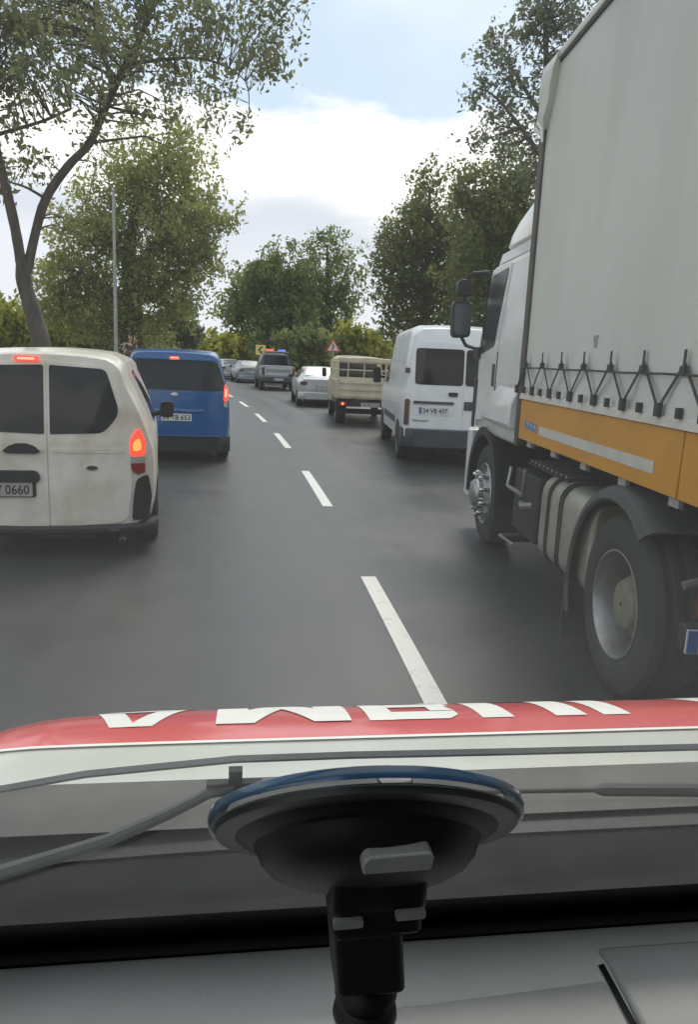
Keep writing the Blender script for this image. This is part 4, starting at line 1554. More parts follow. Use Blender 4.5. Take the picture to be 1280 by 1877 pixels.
# ------------------------------------------------------------------ trees and bushes
LEAF = {
    'silver': leaf_mat('leaf_silver', (0.13, 0.15, 0.065), (0.29, 0.3, 0.15), 0.5, .5),
    'olive': leaf_mat('leaf_olive', (0.185, 0.225, 0.070), (0.430, 0.430, 0.165), 0.35, .5),
    'green': leaf_mat('leaf_green', (0.110, 0.165, 0.060), (0.300, 0.350, 0.130), 0.22, .5),
    'dark': leaf_mat('leaf_dark', (0.094, 0.132, 0.050), (0.264, 0.275, 0.099), 0.3, .5),
    'grey': leaf_mat('leaf_grey', (0.12, 0.15, 0.1), (0.25, 0.27, 0.18), 0.5, .5),
    'yellow': leaf_mat('leaf_yellow', (0.22, 0.25, 0.045), (0.48, 0.46, 0.1), 0.4, .5),
    'bloom': leaf_mat('leaf_bloom', (0.62, 0.33, 0.16), (0.75, 0.66, 0.55), 3.0, .2),
}


def crown_points(blobs, Y, per, clump, n_leaf, depth=1.0, shell=0.55):
    """leaf centres grouped in clumps inside rounded masses; returns leaves and clump centres"""
    cl, lv = [], []
    for b in blobs:
        px, py, r = b[:3]
        k = b[3] if len(b) > 3 else 1.0
        dy = b[4] if len(b) > 4 else 0.0
        yy = Y + dy
        c = np.array(at(px, py, yy))
        rm = r / FPX * yy
        m = max(3, int(per * k * (r / 60.0) ** 2))
        d = rng.normal(size=(m, 3))
        d /= np.linalg.norm(d, axis=1)[:, None]
        rad = rm * (rng.uniform(0, 1, m) ** (shell))[:, None]
        cc = c + d * rad * np.array([1, depth, 1])
        cl.append(cc)
        tw = d * np.array([1, 1, .6]) + rng.normal(size=cc.shape) * .75
        tw[:, 2] -= .15
        tw /= np.linalg.norm(tw, axis=1)[:, None]
        t_ = (rng.uniform(-1.0, 1.0, (len(cc), n_leaf, 1)) * clump * 1.7 * rng.uniform(.5, 1.3, (len(cc), 1, 1)))
        g_ = rng.normal(size=(len(cc), n_leaf, 3))
        g_ /= np.maximum(1.0, np.linalg.norm(g_, axis=2) / 1.8)[:, :, None]
        lv.append((cc[:, None, :] + tw[:, None, :] * t_ + g_ * clump * .42).reshape(-1, 3))
    return np.concatenate(lv), np.concatenate(cl)


def tree(name, label, leaf, Y, blobs, limbs, per=40, clump=.25, n_leaf=26, size=.09, twig=.5, depth=1.0, droop=0.2, category="tree", base=None, group=None, shell=.55, trim=None):
    """limbs: list of [(px, py, dy, radius_m), ...] polylines from the base outward"""
    first = limbs[0][0]
    p0 = at(first[0], first[1], Y + first[2])
    root = tag(empty(name, (p0.x, p0.y, -.03)), label, category, group)
    off = Vector((p0.x, p0.y, -.03))
    mb = MB()
    nodes = []
    for li, L in enumerate(limbs):
        P = [at(a, b, Y + dy) for a, b, dy, _ in L]
        Rr = [q[3] for q in L]
        if li == 0:
            P = [Vector((p0.x + .05, p0.y, -.1))] + [Vector((p0.x + .02, p0.y, .35))] + P
            Rr = [Rr[0] * 1.5, Rr[0] * 1.12] + Rr
        Q, q_r = [], []
        for i in range(len(P) - 1):                      # smooth the polyline
            a0, a1, a2, a3 = P[max(i - 1, 0)], P[i], P[i + 1], P[min(i + 2, len(P) - 1)]
            for k in range(4):
                t = k / 4
                Q.append(.5 * ((2 * a1) + (a2 - a0) * t + (2 * a0 - 5 * a1 + 4 * a2 - a3) * t * t + (3 * a1 - a0 - 3 * a2 + a3) * t ** 3))
                q_r.append((Rr[i] + (Rr[i + 1] - Rr[i]) * t) * random.uniform(.94, 1.07))
        Q.append(P[-1])
        q_r.append(Rr[-1])
        mb.tube([q - off for q in Q], q_r, 10)
        for q, r in zip(Q, q_r):
            if q.z > 1.5:
                nodes.append((q, r))
    lv, cl = crown_points(blobs, Y, per, clump, n_leaf, depth, shell)
    npos = np.array([n[0] for n in nodes])
    for c in cl[rng.uniform(size=len(cl)) < twig]:
        dd = np.linalg.norm(npos - c, axis=1) + np.maximum(0, npos[:, 2] - c[2]) * .6
        j = int(np.argmin(dd))
        a, b = nodes[j][0], Vector(c)
        ln = (b - a).length
        mid = (a + b) / 2 + Vector((random.uniform(-.12, .12), random.uniform(-.12, .12), random.uniform(-.02, .16))) * ln
        r0 = min(nodes[j][1] * .55, .008 + .012 * ln)
        mb.tube([a - off, mid - off, b - off], [r0, r0 * .6, .004], 4, caps=False)
    mb.build("trunk", 'bark', root, 60)
    if trim is not None:
        lv = lv[trim(lv)]
    ax, bx = leaf_frames(len(lv), size, droop)
    o = quads_object("crown", lv - np.array(off), ax, bx, LEAF[leaf], root)
    return root


# big forked tree over the left lane
tree("poplar_tree", "big forked tree leaning over the dusty van with sparse silvery leaves", 'silver', 12.0,
     [(30, 50, 120, 1.5), (150, 20, 110, 1.2, .6), (265, 20, 110, 1.2, -.5), (380, 30, 90, 1.1), (470, 60, 65, 1.0, .4), (500, 130, 32, 1.2), (470, 110, 50, .9, -.4), (440, 228, 24, 1.3),
      (350, 140, 75, .9, .5), (250, 150, 80, .6), (120, 150, 90, .7, -.8), (40, 230, 70, .6), (60, 330, 60, .45, .6), (170, 250, 60, .4), (300, 220, 60, .7, .3), (395, 170, 45, .9), (20, 130, 80, 1.0), (505, 15, 45, 1.0),
      (110, 420, 45, .35), (-60, 120, 120, .8), (-40, 320, 90, .5)],
     [[(76, 640, 0, 0.155), (62, 580, 0, 0.127), (45, 520, 0, 0.115), (42, 480, .0, 0.102)],
      [(46, 520, .02, 0.074), (62, 440, .1, 0.071), (84, 365, .15, 0.067), (125, 305, .1, 0.062), (165, 262, .1, 0.057), (195, 195, .1, 0.048), (225, 130, .0, 0.050), (262, 60, 0, 0.034), (290, -20, 0, 0.025)],
      [(40, 490, 0, 0.081), (28, 420, -.1, 0.076), (12, 350, -.2, 0.069), (-8, 270, -.3, 0.062), (-30, 180, -.4, 0.050)],
      [(165, 262, .1, 0.037), (205, 165, .3, 0.043), (180, 70, .4, 0.034), (172, -20, .4, 0.025)],
      [(130, 200, .2, 0.019), (80, 222, .1, 0.022), (20, 240, 0, 0.028), (-30, 255, -.3, 0.031)],
      [(84, 365, .1, 0.025), (50, 345, 0, 0.019), (20, 335, .1, 0.012)],
      [(230, 120, 0, 0.031), (300, 110, .3, 0.025), (380, 110, .3, 0.017), (450, 150, .3, 0.009), (455, 225, .3, 0.004)]],
     per=16, clump=.20, n_leaf=28, size=.042, twig=.9, droop=.5)

tree("roadside_tree", "dense olive green tree behind the thin pole and beside the big forked tree", 'olive', 22.0,
     [(255, 340, 75, 1.0), (335, 320, 70, .9, .5), (345, 270, 45, .8), (240, 270, 50, .5), (200, 430, 95, 1.2), (310, 420, 95, 1.2), (380, 400, 45, .9), (415, 400, 22, 1), (160, 520, 90, 1.2), (270, 520, 90, 1.2), (345, 480, 60, 1.0),
      (110, 560, 60, 1.0), (200, 590, 60, 1.0), (320, 560, 50, .8), (120, 470, 50, .6), (285, 600, 35, .7)],
     [[(240, 640, 0, .31), (244, 590, 0, .28), (240, 520, 0, .24), (236, 460, 0, .19), (250, 380, .2, .12), (265, 300, .2, .06)],
      [(240, 500, 0, .14), (290, 440, .4, .10), (340, 360, .5, .05)], [(238, 480, 0, .13), (190, 430, -.3, .08), (160, 380, -.3, .04)],
      [(242, 560, 0, .12), (200, 530, -.4, .08), (150, 500, -.5, .04)], [(242, 560, 0, .12), (300, 530, .4, .08), (350, 490, .4, .04)]],
     per=32, clump=.33, n_leaf=62, size=.06, twig=.35)

tree("young_tree", "small grey green tree standing beyond the roof of the blue people carrier", 'grey', 30.0,
     [(335, 585, 28, 1.6), (325, 610, 30, 1.6), (350, 612, 22, 1.5), (338, 560, 16, 1.3)],
     [[(337, 655, 0, .09), (338, 610, 0, .07), (336, 565, 0, .03)]], per=90, clump=.2, n_leaf=26, size=.10, twig=.2)

tree("round_tree", "bushy green tree beyond the pickup with the light bar, left of the taller poplar", 'green', 61.0,
     [(480, 530, 52, 1.3), (450, 560, 42, 1.1), (520, 560, 55, 1.3), (505, 490, 36, 1.0), (470, 500, 34, 1.0), (430, 590, 24, .6), (418, 578, 16, .5), (480, 600, 45, 1.2), (520, 610, 40, 1.2), (540, 520, 45, 1.2), (525, 458, 20, .5), (560, 580, 50, 1.2)],
     [[(500, 690, 0, .4), (498, 620, 0, .34), (494, 540, 0, .2), (492, 480, 0, .1)], [(497, 600, 0, .2), (460, 550, 1, .12), (440, 540, 1, .06)], [(497, 600, 0, .2), (530, 540, 1, .12), (545, 500, 1, .06)]],
     per=54, clump=.62, n_leaf=66, size=.15, twig=.3)

tree("tall_poplar", "taller feathery green poplar behind the warning triangle, with an uneven top", 'green', 63.0,
     [(600, 520, 50, 1.2), (575, 470, 26, .9), (598, 448, 22, .8), (620, 470, 30, .8), (640, 500, 26, .8), (635, 550, 32, 1.0), (590, 575, 50, 1.2), (650, 585, 20, .6), (612, 612, 45, 1.1), (568, 520, 35, 1.0), (586, 432, 10, .6), (612, 438, 10, .6)],
     [[(606, 690, 0, .38), (604, 620, 0, .32), (602, 540, 0, .2), (600, 450, 0, .06)], [(603, 570, 0, .16), (630, 510, 1, .1), (640, 480, 1, .04)], [(603, 570, 0, .16), (580, 500, 1, .1), (574, 460, 1, .04)]],
     per=46, clump=.58, n_leaf=60, size=.14, twig=.25)

tree("dark_tree", "dark dense tree to the left behind the high roof white van", 'dark', 28.0,
     [(735, 470, 55, 1.2), (775, 430, 55, 1.2), (720, 530, 42, 1.1), (790, 350, 34, .9), (780, 320, 15, .7), (765, 385, 35, .9), (830, 430, 60, 1.2), (790, 520, 65, 1.2), (735, 575, 38, 1.0), (850, 500, 60, 1.2), (720, 440, 30, .8), (710, 480, 26, .8), (760, 600, 40, 1.1), (830, 580, 55, 1.2), (727, 610, 22, .6), (716, 595, 16, .5)],
     [[(778, 690, 0, .25), (778, 600, 0, .22), (782, 520, 0, .16), (786, 420, 0, .09), (788, 345, 0, .03)], [(780, 560, 0, .12), (745, 500, .4, .07), (730, 450, .4, .03)], [(780, 560, 0, .12), (820, 480, .4, .08), (850, 420, .4, .03)],
      [(778, 620, 0, .1), (735, 600, 0, .05), (722, 560, 0, .03)]],
     per=42, clump=.36, n_leaf=62, size=.072, twig=.4)

tree("leafy_tree", "dark brownish green tree directly behind the lorry cab roof", 'dark', 24.0,
     [(880, 370, 55, 1.0), (850, 350, 35, .8), (925, 360, 55, 1.0), (890, 440, 60, 1.2), (930, 440, 60, 1.2), (870, 510, 60, 1.2), (920, 530, 70, 1.2), (870, 320, 28, .6), (950, 320, 45, .8), (980, 400, 60, 1.0), (900, 590, 60, 1.0)],
     [[(915, 690, 0, .24), (912, 600, 0, .2), (908, 500, 0, .15), (902, 420, 0, .1), (898, 330, 0, .04)], [(908, 500, 0, .1), (870, 430, .4, .06), (858, 370, .4, .03)], [(908, 500, 0, .1), (940, 420, .4, .07), (955, 340, .4, .03)]],
     per=36, clump=.34, n_leaf=60, size=.068, twig=.35)

tree("tall_tree", "tall thin crowned tree showing above and beyond the front of the lorry trailer", 'grey', 17.0,
     [(925, 95, 40, 1.2), (900, 75, 24, 1.0), (985, 40, 50, 1.2), (1010, 0, 60, 1.2), (885, 165, 28, 1.0), (945, 160, 48, 1.0), (900, 215, 34, .9), (960, 230, 48, .9), (880, 250, 22, .7), (915, 280, 34, .8), (965, 300, 45, .9), (870, 185, 14, .8), (1010, 110, 45, 1.0), (1040, 200, 60, 1.0), (1050, 60, 60, 1.0), (1020, 300, 60, 1.0)],
     [[(1040, 690, 0, .2), (1036, 560, 0, .17), (1028, 420, 0, .14), (1018, 300, 0, .11), (1005, 180, 0, .08), (1000, 40, 0, .04)], [(1020, 330, 0, .07), (970, 255, -.3, .05), (920, 190, -.4, .03), (890, 165, -.4, .012)], [(1012, 240, 0, .06), (960, 160, .3, .04), (920, 95, .3, .015)]],
     per=26, clump=.22, n_leaf=36, size=.05, twig=.8, droop=.35)


def bush(name, label, leaf, Y, blobs, per, clump, n_leaf, size, category="bush", group=None, stems=5):
    px = sum(b[0] for b in blobs) / len(blobs)
    c = at(px, 690, Y)
    off = Vector((c.x, Y, -.04))
    root = tag(empty(name, off), label, category, group)
    lv, cl = crown_points(blobs, Y, per, clump, n_leaf, .8)
    lv = lv[lv[:, 2] > .02]
    ax, bx = leaf_frames(len(lv), size)
    quads_object("foliage", lv - np.array(off), ax, bx, LEAF[leaf], root)
    mb = MB()
    for i in range(stems):
        t = Vector(cl[rng.integers(len(cl))])
        b = Vector((off.x + (t.x - off.x) * .5, t.y, 0))
        mb.tube([b - off, (b + t) / 2 - off, t - off], [.03, .02, .008], 5)
    mb.build("stem", 'bark', root, 60)
    return root


bush("roadside_bush", "yellow green bush right of the warning triangle, behind the cream pickup", 'yellow', 52.0,
     [(650, 618, 34, 1.2), (625, 640, 36, 1.2), (680, 632, 26, 1.1), (700, 650, 24, 1.0), (660, 655, 36, 1.0), (600, 650, 30, .9)], 70, .42, 28, .20)
bush("broad_bush", "broad yellow green bush at the left edge, behind the trunk of the forked tree", 'yellow', 26.0,
     [(10, 590, 48, 1.0), (60, 610, 42, 1.0), (-40, 600, 60, 1.0), (110, 620, 42, 1.0), (30, 640, 45, 1.0), (0, 560, 24, .6)], 60, .3, 28, .13)
bush("shaded_bush", "olive bush low between the forked tree and the thin pole", 'olive', 27.0,
     [(140, 615, 45, 1.1), (190, 625, 42, 1.1), (170, 590, 34, 1.0), (270, 640, 40, 1.0), (230, 640, 40, 1.0)], 60, .3, 28, .13)
bush("flowering_bush", "small bush with orange and white blossom beside the blue people carrier's roof", 'bloom', 19.0,
     [(236, 634, 13, 4), (228, 645, 11, 4), (246, 622, 8, 4)], 26, .08, 6, .04)
bush("dark_bush", "dark green bush at the road edge, left of the warning triangle", 'dark', 49.0,
     [(575, 640, 36, 1.2), (545, 650, 40, 1.2), (522, 658, 30, 1.2), (590, 665, 36, 1.0), (530, 635, 25, 1.0)], 70, .45, 28, .22)

# long far hedges: masses that cannot be counted
mb_pts = []
for px in range(340, 482, 7):
    mb_pts.append((px, 640 + random.uniform(-3, 6), 24, 1.0, random.uniform(-4, 4)))
lv, _ = crown_points(mb_pts, 74.0, 90, .55, 26, 1.0)
lv = lv[lv[:, 2] > 0]
ax, bx = leaf_frames(len(lv), .30)
tag(quads_object("hedge", lv, ax, bx, LEAF['yellow']), "pale yellow green scrub beyond the bend, above the far queueing cars", "hedge", kind="stuff")
pts = []
for px in range(-260, 330, 16):
    pts.append((px, 628 + random.uniform(-6, 8), 38, 1.0, random.uniform(-4, 4)))
lv, _ = crown_points(pts, 52.0, 60, .6, 26, 1.0)
lv = lv[lv[:, 2] > 0]
ax, bx = leaf_frames(len(lv), .26)
tag(quads_object("undergrowth", lv, ax, bx, LEAF['yellow']), "yellow green undergrowth far behind the trees on the left", "undergrowth", kind="stuff")
pts = []
for px in range(600, 1420, 22):
    pts.append((px, 655 + random.uniform(-6, 8), 40, 1.0, random.uniform(-4, 4)))
lv, _ = crown_points(pts, 56.0, 50, .6, 26, 1.0)
lv = lv[lv[:, 2] > 0]
ax, bx = leaf_frames(len(lv), .28)
tag(quads_object("scrub", lv, ax, bx, LEAF['dark']), "dark green scrub behind the trees on the right", "scrub", kind="stuff")

# grass on both verges
n = 26000
yy = rng.uniform(4, 75, n)
sd_ = rng.choice([-1, 1], n)
dist = rng.gamma(1.6, 1.8, n)
gp = np.array([road_pt(float(y), float(ROAD_L - .1 - d if s < 0 else ROAD_R + .1 + d), -.05) for y, s, d in zip(yy, sd_, dist)])
hh = rng.uniform(.08, .26, n)
axg = np.stack([rng.normal(0, .05, n), rng.normal(0, .05, n), hh], 1)
bxg = np.stack([rng.normal(0, .03, n), rng.normal(0, .03, n), np.zeros(n)], 1)
tag(quads_object("grass", gp + axg * .9, axg, bxg, LEAF['yellow']), "short yellow green grass on the road verges", "grass", kind="stuff")


# ------------------------------------------------------------------ lamp post, signs
def build_post():
    p = at(213, 650, 20.0)
    root = tag(empty("metal_pole", (p.x, p.y, -.05)), "thin pale grey metal pole in front of the dense olive tree", "pole")
    mb = MB()
    mb.tube([(0, 0, 0), (0, 0, 1.0), (0.01, 0, 5.7)], [.06, .052, .036], 14)
    mb.build("pole", 'galv', root, 40)
    mb = MB()
    mb.lathe([(.11, 0), (.11, .04), (.08, .06), (.075, .3)], (0, 0, 0), (0, 0, 1), 14)
    mb.build("base", 'galv', root, 40)
    mb = MB()
    mb.lathe([(.047, 0), (.05, .01), (.045, .06), (.001, .075)], (0.01, 0, 5.68), (0, 0, 1), 14)
    mb.build("cap", 'galv', root, 40)


build_post()


def build_signs():
    p = at(609, 690, 45.0)
    root = tag(empty("warning_sign", (p.x, 45.0, 0), .12), "triangular red bordered warning sign on a post left of the cream pickup", "road sign")
    mb = MB()
    mb.tube([(0, .04, 0), (0, .04, 2.9)], .035, 10)
    mb.build("post", 'galv', root, 40)
    mb = MB()
    tri = rpoly([(-.47, 2.15), (.47, 2.15), (0, 2.97)], .06, 3)
    inn = rpoly([(-.33, 2.23), (.33, 2.23), (0, 2.80)], .03, 3)
    mb.prism([(a, 0, b) for a, b in tri], (0, .012, 0), 0)
    mb.prism([(a, -.003, b) for a, b in inn], (0, .002, 0), 1)
    f = mb.build("sign_face", ['sign_red', 'sign_white'], root, 30)
    mb = MB()
    zig = [(-.04, 2.27), (-.04, 2.37), (.06, 2.46), (-.045, 2.56), (.0, 2.65)]
    for (a, b), (c, d) in zip(zig, zig[1:]):
        v = Vector((c - a, d - b)).normalized()
        n_ = Vector((-v.y, v.x)) * .03
        mb.prism([(a + n_.x, -.006, b + n_.y), (a - n_.x, -.006, b - n_.y), (c - n_.x, -.006, d - n_.y), (c + n_.x, -.006, d + n_.y)], (0, .002, 0))
    mb.build("bend_symbol", 'ink', f, 0)

    p = at(477, 690, 54.0)
    root = tag(empty("chevron_sign", (p.x, 54.0, 0), .2), "square yellow sign with a black left pointing chevron on a pale post", "road sign")
    mb = MB()
    mb.tube([(0, .07, 0), (0, .07, 2.48)], .06, 10)
    mb.build("post", 'galv', root, 40)
    mb = MB()
    mb.prism([(a, 0, b) for a, b in rpoly(rect(-.35, .35, 1.80, 2.50), .05, 3)], (0, .012, 0))
    f = mb.build("sign_face", 'sign_yellow', root, 30)
    mb = MB()
    for q in (-1, 1):
        mb.prism([(-.20, -.003, 2.15), (-.05, -.003, 2.15), (.19, -.003, 2.15 + q * .26), (.04, -.003, 2.15 + q * .26)], (0, .002, 0))
    mb.build("chevron_mark", 'ink', f, 0)


build_signs()


# ------------------------------------------------------------------ the ambulance we look out of
AH, UC = 0.145, 0.55
AMB = tag(empty("ambulance", (UC * math.cos(AH), UC * math.sin(AH), 0), AH), "white ambulance bonnet with a red band and mirrored white letters, nearest to the viewer", "ambulance")


def au(u, v, z):
    return Vector((u - UC, v, z))


def hood_z(x, v):
    d = v - .75 + .07 * (abs(x) / .95) ** 9
    z = 1.263 - (.05 * d * d + 1.257 * d ** 3 if d > 0 else .05 * d * d)
    e = max(0, abs(x) - .80)
    return z - .9 * e * e - 8 * max(0, abs(x) - .93) ** 2


def hood(x, v, d=0.0):
    e = 1e-3
    p = Vector((x, v, hood_z(x, v)))
    n = Vector((-(hood_z(x + e, v) - hood_z(x - e, v)) / (2 * e), -(hood_z(x, v + e) - hood_z(x, v - e)) / (2 * e), 1)).normalized()
    return p + n * d


def sheet(mb, xs, vs, d, fn=hood, mi=0):
    n = len(vs)
    mb.add([fn(x, v, d) for x in xs for v in vs], [(i * n + j, i * n + j + 1, i * n + n + j + 1, i * n + n + j) for i in range(len(xs) - 1) for j in range(n - 1)], mi)


mb = MB()
xs = [-1.0 + 2.0 * i / 60 for i in range(61)]
sheet(mb, xs, [.74 + .76 * i / 40 for i in range(41)], 0)
bonnet = mb.build("bonnet", 'hood_paint', AMB, 60)
mb = MB()
sheet(mb, [x * .97 for x in xs], [.905 + .40 * i / 30 for i in range(31)], .002)
mb.build("red_band", 'red_band', bonnet, 60)
mb = MB()
sheet(mb, [x * .97 for x in xs], [.897, .9045], .0025)
mb.build("band_border", 'sticker_white', bonnet, 60)

# the word on the bonnet, written for the mirrors of the cars ahead: strokes in a unit box, b = 0 at the windscreen end
A_ = [[(.36, 0), (.64, 0), (.36, 1), (.02, 1)][0:0]]
GLY = {
    'A': [[(.34, 0), (.53, 0), (.22, 1), (0, 1)], [(.47, 0), (.66, 0), (1, 1), (.78, 1)], [(.25, .55), (.75, .55), (.83, .78), (.17, .78)]],
    'M': [[(0, 0), (.24, 0), (.24, 1), (0, 1)], [(.76, 0), (1, 0), (1, 1), (.76, 1)], [(.0, 0), (.28, 0), (.62, .72), (.38, .72)], [(.72, 0), (1, 0), (.62, .72), (.38, .72)]],
    'B': [[(0, 0), (.28, 0), (.28, 1), (0, 1)], [(.28, 0), (.84, 0), (.96, .10), (.96, .22), (.28, .22)], [(.28, .40), (.96, .40), (.96, .60), (.28, .60)], [(.28, .78), (1, .78), (1, .90), (.88, 1), (.28, 1)],
          [(.70, .22), (.96, .22), (.90, .40), (.70, .40)], [(.72, .60), (.96, .60), (1, .78), (.72, .78)]],
    'U': [[(0, 0), (.30, 0), (.30, .80), (0, .80)], [(.70, 0), (1, 0), (1, .80), (.70, .80)], [(0, .80), (1, .80), (.88, 1), (.12, 1)]],
    'L': [[(0, 0), (.32, 0), (.32, 1), (0, 1)], [(.32, .80), (1, .80), (1, 1), (.32, 1)]],
    'N': [[(0, 0), (.26, 0), (.26, 1), (0, 1)], [(.74, 0), (1, 0), (1, 1), (.74, 1)], [(.0, 0), (.30, 0), (1, 1), (.70, 1)]],
    'S': [[(.05, 0), (1, 0), (1, .20), (.05, .20)], [(0, .20), (.30, .20), (.30, .40), (0, .40)], [(0, .40), (1, .40), (1, .60), (0, .60)], [(.70, .60), (1, .60), (1, .80), (.70, .80)], [(0, .80), (.95, .80), (.95, 1), (0, 1)]],
}


def glyph(mb, ch, x0, w, v0, h, lift):
    for k, st in enumerate(GLY[ch]):
        P = [Vector(p) for p in st]
        c = sum(P, Vector((0, 0))) / len(P)
        edge = densify([tuple(p) for p in P], .12)
        n = len(edge)
        vs, fs = [], []
        for r_ in range(4):
            s = 1 - r_ / 4
            vs += [hood(x0 + w * (c.x + (p[0] - c.x) * s), v0 + h * (c.y + (p[1] - c.y) * s), lift + .00025 * k) for p in edge]
        vs.append(hood(x0 + w * c.x, v0 + h * c.y, lift + .00025 * k))
        for r_ in range(3):
            for j in range(n):
                fs.append((r_ * n + j, r_ * n + (j + 1) % n, r_ * n + n + (j + 1) % n, r_ * n + n + j))
        for j in range(n):
            fs.append((3 * n + j, 3 * n + (j + 1) % n, len(vs) - 1))
        mb.add(vs, fs)


mb = MB()
x = -.783
for ch, w in zip("AMBULANS", (.175, .190, .140, .160, .135, .175, .165, .145)):
    glyph(mb, ch, x, w, .962, .19, .0030)
    x += w + .026
mb.build("lettering", 'sticker_white', bonnet, 60)

# cowl, front end, glass, frit, wipers
SL = math.tan(R(48))


def glass_pt(u, v, d=0.0):
    return au(u, v, 1.36 + (.46 - v) * SL) + Vector((0, math.sin(R(48)), math.cos(R(48)))) * d


def cowl_pt(u, t, d):
    return au(u, .475 + .27 * t, 1.325 - .075 * t - .02 * math.sin(math.pi * t) - .02 * ((u - UC) / .9) ** 4 + d)


mb = MB()
sheet(mb, [UC - .93 + 1.86 * i / 30 for i in range(31)], [0, .25, .5, .80], 0, cowl_pt)
cowl = mb.build("cowl", 'deep_black', AMB, 60)  # cowl tones step from black to grey, imitating windscreen shade and reflection
mb = MB()
sheet(mb, [UC - .93 + 1.86 * i / 30 for i in range(31)], [.79, .87, 1], .004, cowl_pt)
mb.build("cowl_panel", 'black_plastic', cowl, 60)
mb = MB()
sheet(mb, [UC - .93 + 1.86 * i / 30 for i in range(31)], [0, .25, .5, .75, 1], 0,
      lambda u, t, d: au(u, .715 + .09 * t, 1.262 + .007 * math.sin(math.pi * t) + .002 * t - .9 * max(0, abs(u - UC) - .80) ** 2))
mb.build("bonnet_seal", mat('seal_grey', (.10, .10, .095), .6, var=.2, scale=9, spec=.2), AMB, 60)
mb = MB()
for s in (-1, 1):
    mb.loft([[Vector((s * (.985 + o), v, z)) for v, z in ((.55, 1.18), (.9, 1.16), (1.2, 1.02), (1.42, .76), (1.46, .40), (.3, .40), (.3, 1.18))] for o in (0, .015)])
mb.loft([[Vector((x, 1.46 - .1 * (abs(x) / 1.0) ** 4 + y, z)) for y, z in ((0, .36), (.05, .40), (.06, .70), (.0, .78), (-.1, .78), (-.1, .36))] for x in [-1 + .1 * i for i in range(21)]])
mb.build("front_end", 'hood_paint', AMB, 40)

ws = MB()
VT = -.30
ws.add([glass_pt(UC + s, v) for v in (.46, VT) for s in (-.90, -.3, .3, .90)], [(0, 1, 5, 4), (1, 2, 6, 5), (2, 3, 7, 6)])
windscreen = ws.build("windscreen", 'windscreen', AMB, 0)
mb = MB()
sheet(mb, [UC - .90 + 1.8 * i / 12 for i in range(13)], [.412, .44, .462, .50], -.003, glass_pt)
mb.build("frit_band", 'frit', windscreen, 0)


def wiper(name, blade, arm, rad, extra=None):
    m = MB()
    P = [glass_pt(u, v + .003, .0012) for u, v in blade]
    m.loft([[p + Vector((0, -.0014, .0012)), p + Vector((0, .0014, -.0012)), p + Vector((0, .0020, .0006)), p + Vector((0, -.0004, .0027))] for p in P])
    w = m.build(name, 'wiper', AMB, 40)
    m = MB()
    m.tube([glass_pt(u, v + .012, .0045) for u, v in arm], [q * .72 for q in rad], 8)
    if extra:
        extra(m)
    m.build("wiper_arm", 'wiper_dark', w, 40)
    return w


def left_extra(m):
    for u0, u1, v0, v1 in ((-.012, .009, .2375, .2475), (-.0035, .0015, .2275, .2395)):
        P = [glass_pt(u0, v0 + .019, .006), glass_pt(u1, v0 + .019, .006), glass_pt(u1, v1 + .019, .006), glass_pt(u0, v1 + .019, .006)]
        m.prism(P, Vector((0, math.sin(R(48)), math.cos(R(48)))) * .002)


wiper("wiper", [(-.30, .285), (-.16, .256), (-.08, .242), (-.051, .2335), (-.001, .2265), (.037, .2262), (.10, .2275), (.166, .2285), (.24, .232), (.32, .238)],
      [(-.20, .372), (-.12, .332), (-.056, .291), (-.028, .266), (-.011, .248), (-.001, .2455)], [.007, .0058, .0040, .0034, .0030, .0027], left_extra)
wiper("wiper", [(.52, .30), (.62, .288), (.75, .282), (.9, .285), (1.1, .30), (1.22, .315)],
      [(.03, .2575), (.11, .2570), (.152, .2590), (.156, .2592), (.195, .263), (.30, .275), (.42, .31), (.52, .37)], [.0012, .0015, .0017, .0040, .0042, .0044, .005, .008])

# dashboard
mb = MB()
P = [(.447, 1.330), (.449, 1.352), (.445, 1.3625), (.438, 1.3655), (.432, 1.3635)]
mb.loft([[au(u, v, z) for v, z in P] for u in (UC - .92, UC + .92)], closed=False, caps=False)
dash = mb.build("dashboard", 'black_plastic', AMB, 60)
mb = MB()
P = [(.434, 1.345), (.432, 1.3612), (.428, 1.3625), (.385, 1.3600), (.30, 1.353), (.22, 1.335), (.17, 1.29), (.15, 1.20), (.15, .85)]
mb.loft([[au(u, v, z) for v, z in P] for u in [UC - .92 + 1.84 * i / 20 for i in range(21)]], closed=False, caps=False)
mb.build("dash_top", 'dash', dash, 60)
mb = MB()
mb.prism([au(.2445, .412, 1.3575), au(.2470, .402, 1.3575), au(.2440, .300, 1.352), au(.95, .300, 1.352), au(.95, .412, 1.3575)], (0, 0, .0075))
mb.build("dash_pad", 'dash_dark', dash, 30, .003)
mb = MB()
P = [au(.06, .3785, 1.3605), au(.12, .380, 1.3605), (au(.200, .3845, 1.3605)), au(.237, .3865, 1.3608), au(.239, .30, 1.3545), au(.06, .30, 1.3545)]
mb.prism(P, (0, 0, .0016))
mb.build("storage_lid", 'dash_dark', dash, 30, .001)
mb = MB()
mb.add([au(.2395, .3995, 1.3620), au(.2440, .4005, 1.3620), au(.2440, .30, 1.3570), au(.2395, .30, 1.3570)], [(0, 1, 2, 3)])
mb.build("lid_gap", 'deep_black', dash, 0)

